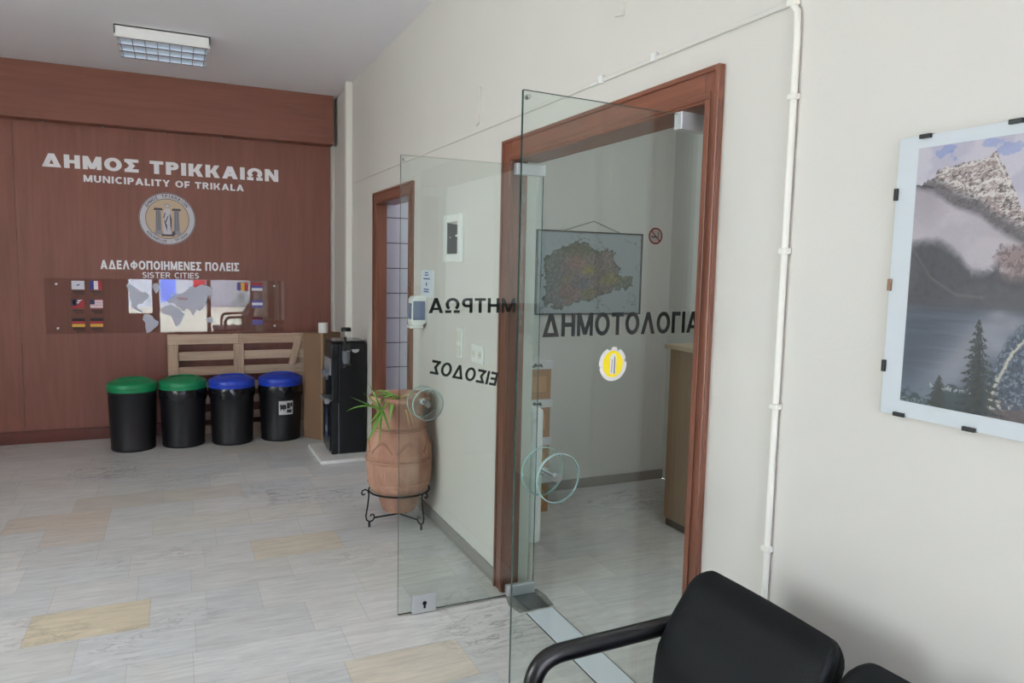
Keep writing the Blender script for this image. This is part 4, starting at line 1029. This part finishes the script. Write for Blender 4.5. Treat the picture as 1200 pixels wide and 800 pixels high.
    for (ca, cb, ra, rb, k) in ((0.95, 0.63, 0.10, 0.02, 0.6), (0.98, 0.74, 0.12, 0.04, 0.7), (1.12, 0.66, 0.1, 0.03, 0.6)):
        blend(np.exp(-(((a-ca)/ra)**2+((b-cb)/rb)**2))*k, (160, 158, 170))
    # shore rocks and the pale track at the lower right
    rk = np.clip((b-I([0.75, 0.88, 0.96, 1.03, 1.12, 1.3, 2, 4], [1.02, 0.90, 0.80, 0.72, 0.67, 0.64, 0.66, 0.66])+(n1-0.5)*0.05)/0.03, 0, 1)*(a > 0.74)
    blend(rk*0.9, (72, 82, 100)); blend(rk*np.clip((n3-0.52)*8, 0, 0.75), (140, 146, 160)); blend(rk*np.clip((0.44-n4)*8, 0, 0.7), (44, 50, 62))
    cp = np.interp(b, [0.60, 0.715, 0.764, 0.844, 0.909, 0.957, 1.0], [1.36, 1.20, 1.10, 1.015, 0.955, 0.935, 0.95])
    blend(np.clip(1.25-np.abs(a-cp+(n3-0.5)*0.05)/(0.022+0.02*np.clip(b-0.75, 0, 1)), 0, 0.92)*(b > 0.62), (212, 200, 186))
    ap = np.clip((b-0.89-(a-0.95)*0.25)/0.03, 0, 1)*(a > 0.9)*(a < 1.9)
    blend(ap*np.clip((n3-0.44)*6, 0, 0.9), (200, 186, 174)); blend(ap*np.clip((0.47-n4)*8, 0, 0.8), (78, 72, 78))
    blend(np.clip((b-0.965+(a-0.98)*0.06)/0.012, 0, 0.9)*(a > 0.94), (96, 80, 84))
    blend(np.clip((b-0.955-(n1-0.5)*0.08+(a > 0.35)*0.04)/0.015, 0, 0.9)*(a < 0.92), (58, 70, 78))
    blend(np.clip(1-np.abs(b-0.925+(n3-0.5)*0.05)/0.012, 0, 0.8)*(a > 0.32)*(a < 0.75)*(n3 > 0.46), (196, 190, 190))
    blend(np.clip((b-0.975)/0.01, 0, 1)*np.clip((n4-0.5)*8, 0, 0.8)*(a < 0.4), (150, 160, 164))
    def fir(ca, lean, top, bot, wid, c):
        t = np.clip((b-top)/(bot-top), 0, 1); x = a-ca-lean*t
        side = np.sign(x); k = (b-top)*34+side*0.23+np.floor(n3*3)*0.15
        fr_ = k % 1.0                                     # every bough: long at its lower edge
        hw = wid*(t**0.8)*(0.30+0.70*fr_)*(0.55+0.9*n1)
        m = (np.abs(x) < hw+0.008)*(b > top)*(b <= bot)*((n4 > 0.36) | (np.abs(x) < hw*0.4))
        blend(m*0.93, c); blend(m*np.clip((n4-0.56)*6, 0, 0.5), (88, 92, 92))
    fir(0.775, 0.06, 0.65, 1.0, 0.27, (44, 48, 50)); fir(0.42, 0.0, 0.875, 1.0, 0.14, (48, 52, 52))
    fir(1.7, 0, 0.55, 1.0, 0.3, (44, 50, 52)); fir(2.9, 0, 0.62, 1.0, 0.25, (48, 54, 54))
    g = (1+0.04*np.sin(V*1900)+0.05*(n4-0.5))[..., None]
    img = np.clip(img*g, 0, 255)
    return us, vs, img
us, vs, img = paint_mountain()
painted('print', (-0.0140, -0.047, 0.034), -Y, Z, us, vs, img, paint_mat('mountain_print', 0.5), pc)
MB().box(-0.0175, -0.0145, -PW, 0, 0, PH).build('cover_glass', M_CLIPGL, pc)
M_CLIP = mat('black_clip', srgb(20, 20, 22), 0.4); M_BRASS = mat('worn_clip', srgb(150, 120, 96), 0.35, 0.6)
def clip(y, z, side, m=M_CLIP):
    c = MB()
    if side == 'L': c.box(-0.020, 0, -0.006, 0.002, z-0.013, z+0.013)
    if side == 'R': c.box(-0.020, 0, -PW-0.002, -PW+0.006, z-0.013, z+0.013)
    if side == 'T': c.box(-0.020, 0, y-0.013, y+0.013, PH-0.007, PH+0.002)
    if side == 'B': c.box(-0.020, 0, y-0.013, y+0.013, -0.002, 0.007)
    c.build('clip', m, pc, bevel=0.001)
clip(0, 0.481, 'L'); clip(0, 0.285, 'L', M_BRASS); clip(0, 0.105, 'L')
for y in (-0.062, -0.245, -0.46, -0.68, -0.85): clip(y, 0, 'T')
for y in (-0.048, -0.205, -0.46, -0.68, -0.85): clip(y, 0, 'B')
for z in (0.481, 0.285, 0.105): clip(0, z, 'R')

# ================================================================== BENCH
bn = thing('waiting_bench', 'black padded waiting bench with a tubular arm, against the near wall', 'bench', (0, 0, 0))
M_LEATHER = mat('black_leatherette', srgb(13, 16, 19), 0.5, spec=0.22, bump=0.12, bscale=220)
M_ARM = mat('black_arm_plastic', srgb(22, 22, 24), 0.28)
def back_pad(yc, hw, z0, z1, fx, th, rad, ex=4.5, n=36, rows=26):
    """upholstered back lofted upward: upright low down, leaning back above, rounded shoulders"""
    v = []; f = []
    hs = [z0+(z1-z0)*(1-math.cos(PI*i/rows))/2 for i in range(rows+1)]
    for z in hs:
        d = min(z-z0, z1-z)
        cut = rad-math.sqrt(max(0, rad*rad-(rad-min(d, rad))**2)); rt = 0.035
        cutt = rt-math.sqrt(max(0, rt*rt-(rt-min(d, rt))**2))
        w = hw-cut-max(0, z-0.64)*0.09; t = max(0.002, th/2-cutt)
        c = fx(z)+th/2
        for k in range(n):
            a = 2*PI*k/n; ca, sa = math.cos(a), math.sin(a)
            px = math.copysign(abs(ca)**(2/ex), ca)*t; py = math.copysign(abs(sa)**(2/ex), sa)*w
            v.append((c+px+0.012*(1-(py/hw)**2)*(1 if px < 0 else 0), yc+py, z))
    for i in range(rows):
        for k in range(n):
            l = (k+1) % n; f.append((i*n+k, i*n+l, (i+1)*n+l, (i+1)*n+k))
    f.append(tuple(reversed(range(n)))); f.append(tuple(rows*n+k for k in range(n)))
    return MB().add(v, f)
lean = lambda z: float(np.interp(z, [0.40, 0.55, 0.64, 0.72, 0.80, 0.87], [1.09, 1.083, 1.092, 1.125, 1.172, 1.218]))
for yc in (1.238, 0.759):
    pad = back_pad(yc, 0.237, 0.40, 0.842, lean, 0.07, 0.042).build('backrest', M_LEATHER, bn, smooth=50)
    shell = back_pad(yc, 0.237, 0.42, 0.826, lambda z: lean(z)+0.05, 0.04, 0.05).build('back_shell', M_LEATHER, pad, smooth=50)
    st = MB().box(0.60, 1.10, yc-0.235, yc+0.235, 0.385, 0.465).build('seat', M_LEATHER, bn, smooth=60, bevel=0.03, segs=5)
    MB().box(0.62, 1.10, yc-0.22, yc+0.22, 0.365, 0.388).build('seat_board', M_ARM, st)
def bend(pts, r, n=8):
    P = [Vector(p) for p in pts]; out = [P[0]]
    for i in range(1, len(P)-1):
        a = (P[i-1]-P[i]).normalized(); b = (P[i+1]-P[i]).normalized()
        p0 = P[i]+a*r; p1 = P[i]+b*r
        for k in range(n+1):
            t = k/n; out.append(p0*(1-t)**2+P[i]*2*t*(1-t)+p1*t*t)
    out.append(P[-1]); return out
for ya in (1.505, 0.47):
    MB().tube(bend([(1.235, ya, 0.672), (0.775, ya, 0.660), (0.715, ya, 0.025), (1.21, ya, 0.025), (1.235, ya, 0.672)], 0.075), 0.0235, 14).build('arm_frame', M_ARM, bn, smooth=60)
for x in (0.72, 1.10): MB().tube([(x, 1.505, 0.36), (x, 0.47, 0.36)], 0.016, 10).build('crossbar', M_ARM, bn, smooth=60)
MB().tube([(1.175, 1.505, 0.50), (1.175, 0.47, 0.50)], 0.014, 10).build('crossbar', M_ARM, bn, smooth=60)
for x in (0.748, 1.218): MB().tube([(x, 1.505, 0.36), (x, 0.47, 0.36)], 0.012, 8).build('crossbar', M_ARM, bn, smooth=60)

# ================================================================== INSIDE THE OFFICE
rd = thing('radiator', 'slim white panel radiator on the office side of the wall behind the door frame', 'radiator', (WX+WT, 3.235, 0.20))
MB().box(0.028, 0.098, 0, 0.90, 0, 0.70).build('radiator_panel', mat('radiator_white', srgb(232, 236, 234), 0.35), rd, bevel=0.02, segs=4)
fi = MB()
for k in range(18): fi.box(0.098, 0.104, 0.04+k*0.047, 0.065+k*0.047, 0.05, 0.65)
fi.build('radiator_ribs', MATS['radiator_white'], rd, bevel=0.003)
MB().lathe([(0, 0), (0.012, 0), (0.012, -0.004), (0.006, -0.005), (0, -0.005)], (0.045, 0, 0.64), 16, axis='Y').build('air_valve', M_SATIN, rd, smooth=40)
for y in (0.15, 0.75):
    for z in (0.1, 0.6): MB().box(0, 0.03, y, y+0.03, z, z+0.03).build('wall_bracket', M_WHITE, rd)
MB().tube([(0.06, 0.04, 0.0), (0.06, 0.04, -0.2)], 0.009, 10).build('feed_pipe', M_CREAM, rd, smooth=50)

M_CARD = mat('archive_card', srgb(170, 124, 78), 0.8, noise=0.12, nscale=(6, 6, 6)); M_LID = mat('archive_lid', srgb(220, 222, 224), 0.6)
places = ('bottom one of the stack', 'second from the floor', 'second from the top', 'topmost of the stack')
for k in range(4):
    t = thing('archive_box', 'brown archive box with a white lid in the office corner, %s' % places[k], 'box', (2.005, 4.36, 0.252*k), 0, 'archive boxes stacked in the office')
    MB().box(-0.20, 0.215, -0.17, 0.17, 0, 0.20).build('carton', M_CARD, t, bevel=0.003)
    ld = MB().box(-0.21, 0.225, -0.18, 0.18, 0.198, 0.251).build('lid', M_LID, t, bevel=0.003)
    MB().prism([(0, 0), (0.05, 0.012), (0.09, 0.004), (0.075, 0.03), (0.05, 0.02), (0.03, 0.034)], (0.06, -0.1805, 0.206), X, Z, -Y, 0, 0.001).build('lid_print', mat('lid_ink', srgb(60, 62, 66), 0.6), ld)
    MB().box(0.00, 0.18, -0.172, -0.17, 0.05, 0.15).build('carton_print', mat('card_print', srgb(196, 150, 100), 0.8), t)

mp_ = thing('wall_map', 'framed regional map hanging by a cord on the office wall', 'map', (2.715, 4.58, 1.575))
mw, mh = 0.437, 0.296
fr = MB()
fr.box(-mw, mw, -0.018, 0, mh-0.010, mh).box(-mw, mw, -0.018, 0, -mh, -mh+0.010).box(-mw, -mw+0.010, -0.018, 0, -mh, mh).box(mw-0.010, mw, -0.018, 0, -mh, mh)
fr.build('map_frame', mat('dark_map_frame', srgb(50, 50, 50), 0.5), mp_)
def paint_map():
    us = np.linspace(0, 2*mw-0.02, 260); vs = np.linspace(0, 2*mh-0.02, 180)
    U, V = np.meshgrid(us, vs, indexing='ij'); n1 = fbm(U*30, V*30, 6); n2 = fbm(U*9+4, V*9+8, 5); n3 = fbm(U*90, V*90, 4)
    a = U/us[-1]+(n1-0.5)*0.10; b = 1-V/vs[-1]+(fbm(U*30+40, V*30, 6)-0.5)*0.12
    img = np.zeros(U.shape+(3,)); img[:] = (168, 180, 186)
    def blend(m, c):
        m = np.clip(m, 0, 1)[..., None]; img[:] = img*(1-m)+np.asarray(c, float)*m
    P = [(0.05, 0.53), (0.075, 0.36), (0.115, 0.26), (0.2, 0.2), (0.30, 0.13), (0.44, 0.12), (0.56, 0.19), (0.61, 0.2), (0.735, 0.23), (0.725, 0.38), (0.78, 0.43), (0.81, 0.52), (0.87, 0.53), (0.935, 0.58), (0.92, 0.67), (0.87, 0.70), (0.755, 0.70), (0.645, 0.755), (0.56, 0.80), (0.45, 0.85), (0.32, 0.89), (0.23, 0.93), (0.14, 0.90), (0.075, 0.88), (0.06, 0.7)]
    ins = inpoly(a, b, P).astype(float)
    blend(ins, (128, 116, 116)); blend(ins*np.clip((n2-0.5)*6, 0, 0.7), (136, 124, 106))
    blend(ins*np.clip((0.28-a)*8, 0, 0.8), (104, 120, 120)); blend(ins*np.clip((0.34-b)*8, 0, 0.9)*(a > 0.22)*(a < 0.62), (84, 92, 66))
    R2 = lambda ca, cb, r: np.clip(1.5-np.hypot(a-ca, b-cb)/r+(n1-0.5)*2, 0, 0.8)
    blend(ins*R2(0.47, 0.46, 0.05), (164, 156, 66)); blend(ins*R2(0.38, 0.38, 0.07), (158, 116, 108)); blend(ins*R2(0.3, 0.74, 0.10), (140, 108, 108))
    blend(ins*R2(0.72, 0.58, 0.07), (146, 140, 78)); blend(ins*R2(0.85, 0.62, 0.07), (92, 112, 92)); blend(ins*R2(0.48, 0.75, 0.06), (118, 118, 78)); blend(ins*R2(0.42, 0.62, 0.06), (104, 104, 122)); blend(ins*R2(0.62, 0.34, 0.09), (138, 118, 120))
    blend(ins*np.clip((0.46-n3)*8, 0, 0.5), (84, 80, 78)); blend(ins*np.clip((n3-0.58)*8, 0, 0.4), (170, 164, 154))
    e = inpoly(a*1.05-0.022, b*1.05-0.027, P).astype(float); blend((e < ins)*0.75, (70, 76, 72))
    blend((1-ins)*(np.abs(n2-0.60) < 0.007)*0.8, (70, 76, 80)); blend((1-ins)*(np.abs(n1-0.62) < 0.006)*(a < 0.35)*0.6, (80, 84, 86))
    return us, vs, img
us, vs, img = paint_map()
painted('map_sheet', (-mw+0.01, -0.010, -mh+0.01), X, Z, us, vs, img, paint_mat('map_print', 0.45), mp_)
MB().tube([(-0.22, -0.006, mh), (0.02, -0.004, mh+0.075), (0.24, -0.006, mh)], 0.002, 6).build('hanging_cord', mat('cord_dark', srgb(40, 38, 38), 0.7), mp_)

ns = thing('no_smoking_sign', 'round red no smoking sign on the office wall right of the map', 'sign', (3.272, 4.58, 1.862))
MB().prism(circ(0.060), C0, X, Z, -Y, 0, 0.002).build('sign_disc', mat('sign_pale', srgb(196, 190, 186), 0.5), ns)
g = MB(); N = 40
for (r0, r1) in ((0.050, 0.062),):
    v = []; f = []
    for i in range(N):
        a = 2*PI*i/N
        for rr in (r0, r1): v.append((rr*math.cos(a), -0.003, rr*math.sin(a)))
    for i in range(N): j = (i+1) % N; f.append((2*i, 2*j, 2*j+1, 2*i+1))
    g.add(v, f)
g.prism([(-0.040, 0.034), (-0.034, 0.040), (0.040, -0.034), (0.034, -0.040)], C0, X, Z, -Y, 0.0025, 0.0035)
g.build('ban_ring', mat('sign_red', srgb(150, 40, 44), 0.5), ns)
g = MB(); g.prism([(-0.036, -0.012), (0.014, -0.012), (0.014, -0.003), (-0.036, -0.003)], C0, X, Z, -Y, 0.002, 0.0024).prism([(0.018, -0.012), (0.028, -0.012), (0.028, -0.003), (0.018, -0.003)], C0, X, Z, -Y, 0.002, 0.0024)
g.tube([(0.022, -0.0025, 0.0), (0.030, -0.0025, 0.012), (0.018, -0.0025, 0.020), (0.026, -0.0025, 0.030)], 0.003, 6)
g.build('cigarette_symbol', mat('sign_black', srgb(40, 36, 38), 0.5), ns)

cn = thing('office_counter', 'beige wooden office counter standing just inside the doorway on the right', 'counter', (2.80, 2.70, 0))
MB().box(0, 0.55, 0, 1.01, 0.05, 1.125).build('counter_body', wood_mat('beige_laminate', srgb(146, 120, 94), srgb(164, 138, 110), (30, 30, 2), 0.5), cn, bevel=0.002)
MB().box(0.012, 0.54, 0.0, 1.0, 0.0, 0.05).build('plinth', mat('plinth_dark', srgb(70, 58, 50), 0.6), cn)
MB().box(-0.025, 0.56, -0.02, 1.04, 1.125, 1.152).build('counter_top', wood_mat('counter_top_beige', srgb(188, 166, 140), srgb(204, 184, 158), (2, 30, 30), 0.4), cn, bevel=0.002)
bf = thing('ring_binder', 'tall blue ring binder standing on the office counter', 'binder', (2.86, 3.40, 1.152))
M_BLUEB = mat('binder_blue', srgb(50, 96, 140), 0.5)
MB().box(0, 0.28, 0, 0.004, 0, 0.32).box(0, 0.28, 0.066, 0.07, 0, 0.32).box(0, 0.004, 0.004, 0.066, 0, 0.32).build('cover', M_BLUEB, bf)
MB().box(0.02, 0.27, 0.01, 0.05, 0.01, 0.305).build('paper_block', MATS['paper_white'], bf)
MB().lathe([(0, 0), (0.011, 0), (0.011, -0.001), (0, -0.001)], (0, 0.035, 0.06), 14, axis='X').build('finger_hole', M_BLACKSLOT, bf)

# ================================================================== OUTSIDE THE ENTRANCE (seen only in reflections)
struct(MB().box(-9, 9, -14, ENTRY_Y-0.1, -0.2, -0.05).box(-9, -3.5, ENTRY_Y-0.1, 9, -0.2, -0.05).build('ground', mat('pavement', srgb(190, 186, 178), 0.8, noise=0.1)))

fs = MB()
fs.box(-9, 9, -14.3, -14, -0.2, 9, 0)
for i in range(6):
    x = -7.5+i*2.6
    fs.box(x, x+1.3, -14.0, -13.96, 1.0, 2.4, 1); fs.box(x, x+1.3, -14.0, -13.96, 4.0, 5.6, 1)
fs.prism([(0, 0), (1.4, -0.5), (1.4, -0.8), (0, -0.3)], (0.5, -13.95, 3.0), Y, Z, X, 0, 4.2, 2)
struct(fs.build('wall_street', [mat('street_plaster', srgb(190, 200, 222), 0.8), mat('street_window', srgb(70, 84, 110), 0.2), mat('awning_red', srgb(196, 60, 62), 0.7)]))

# invented film posters on the entrance glass, added to tint the board's reflections
for nm, x0, x1, z0, z1, tint, lab in (('red', 0.36, 0.60, 0.78, 1.20, (0.85, 0.22, 0.25, 1), 'red film poster on the entrance glass, mirrored in the clear wall board'),
                                      ('blue', -0.27, 0.02, 0.74, 1.22, (0.45, 0.55, 0.95, 1), 'blue film poster on the entrance glass, mirrored in the clear wall board')):
    tag(MB().box(x0, x1, ENTRY_Y-0.041, ENTRY_Y-0.040, z0, z1).build('window_poster', glass_mat('film_'+nm, tint, 1.2)), lab, 'poster')
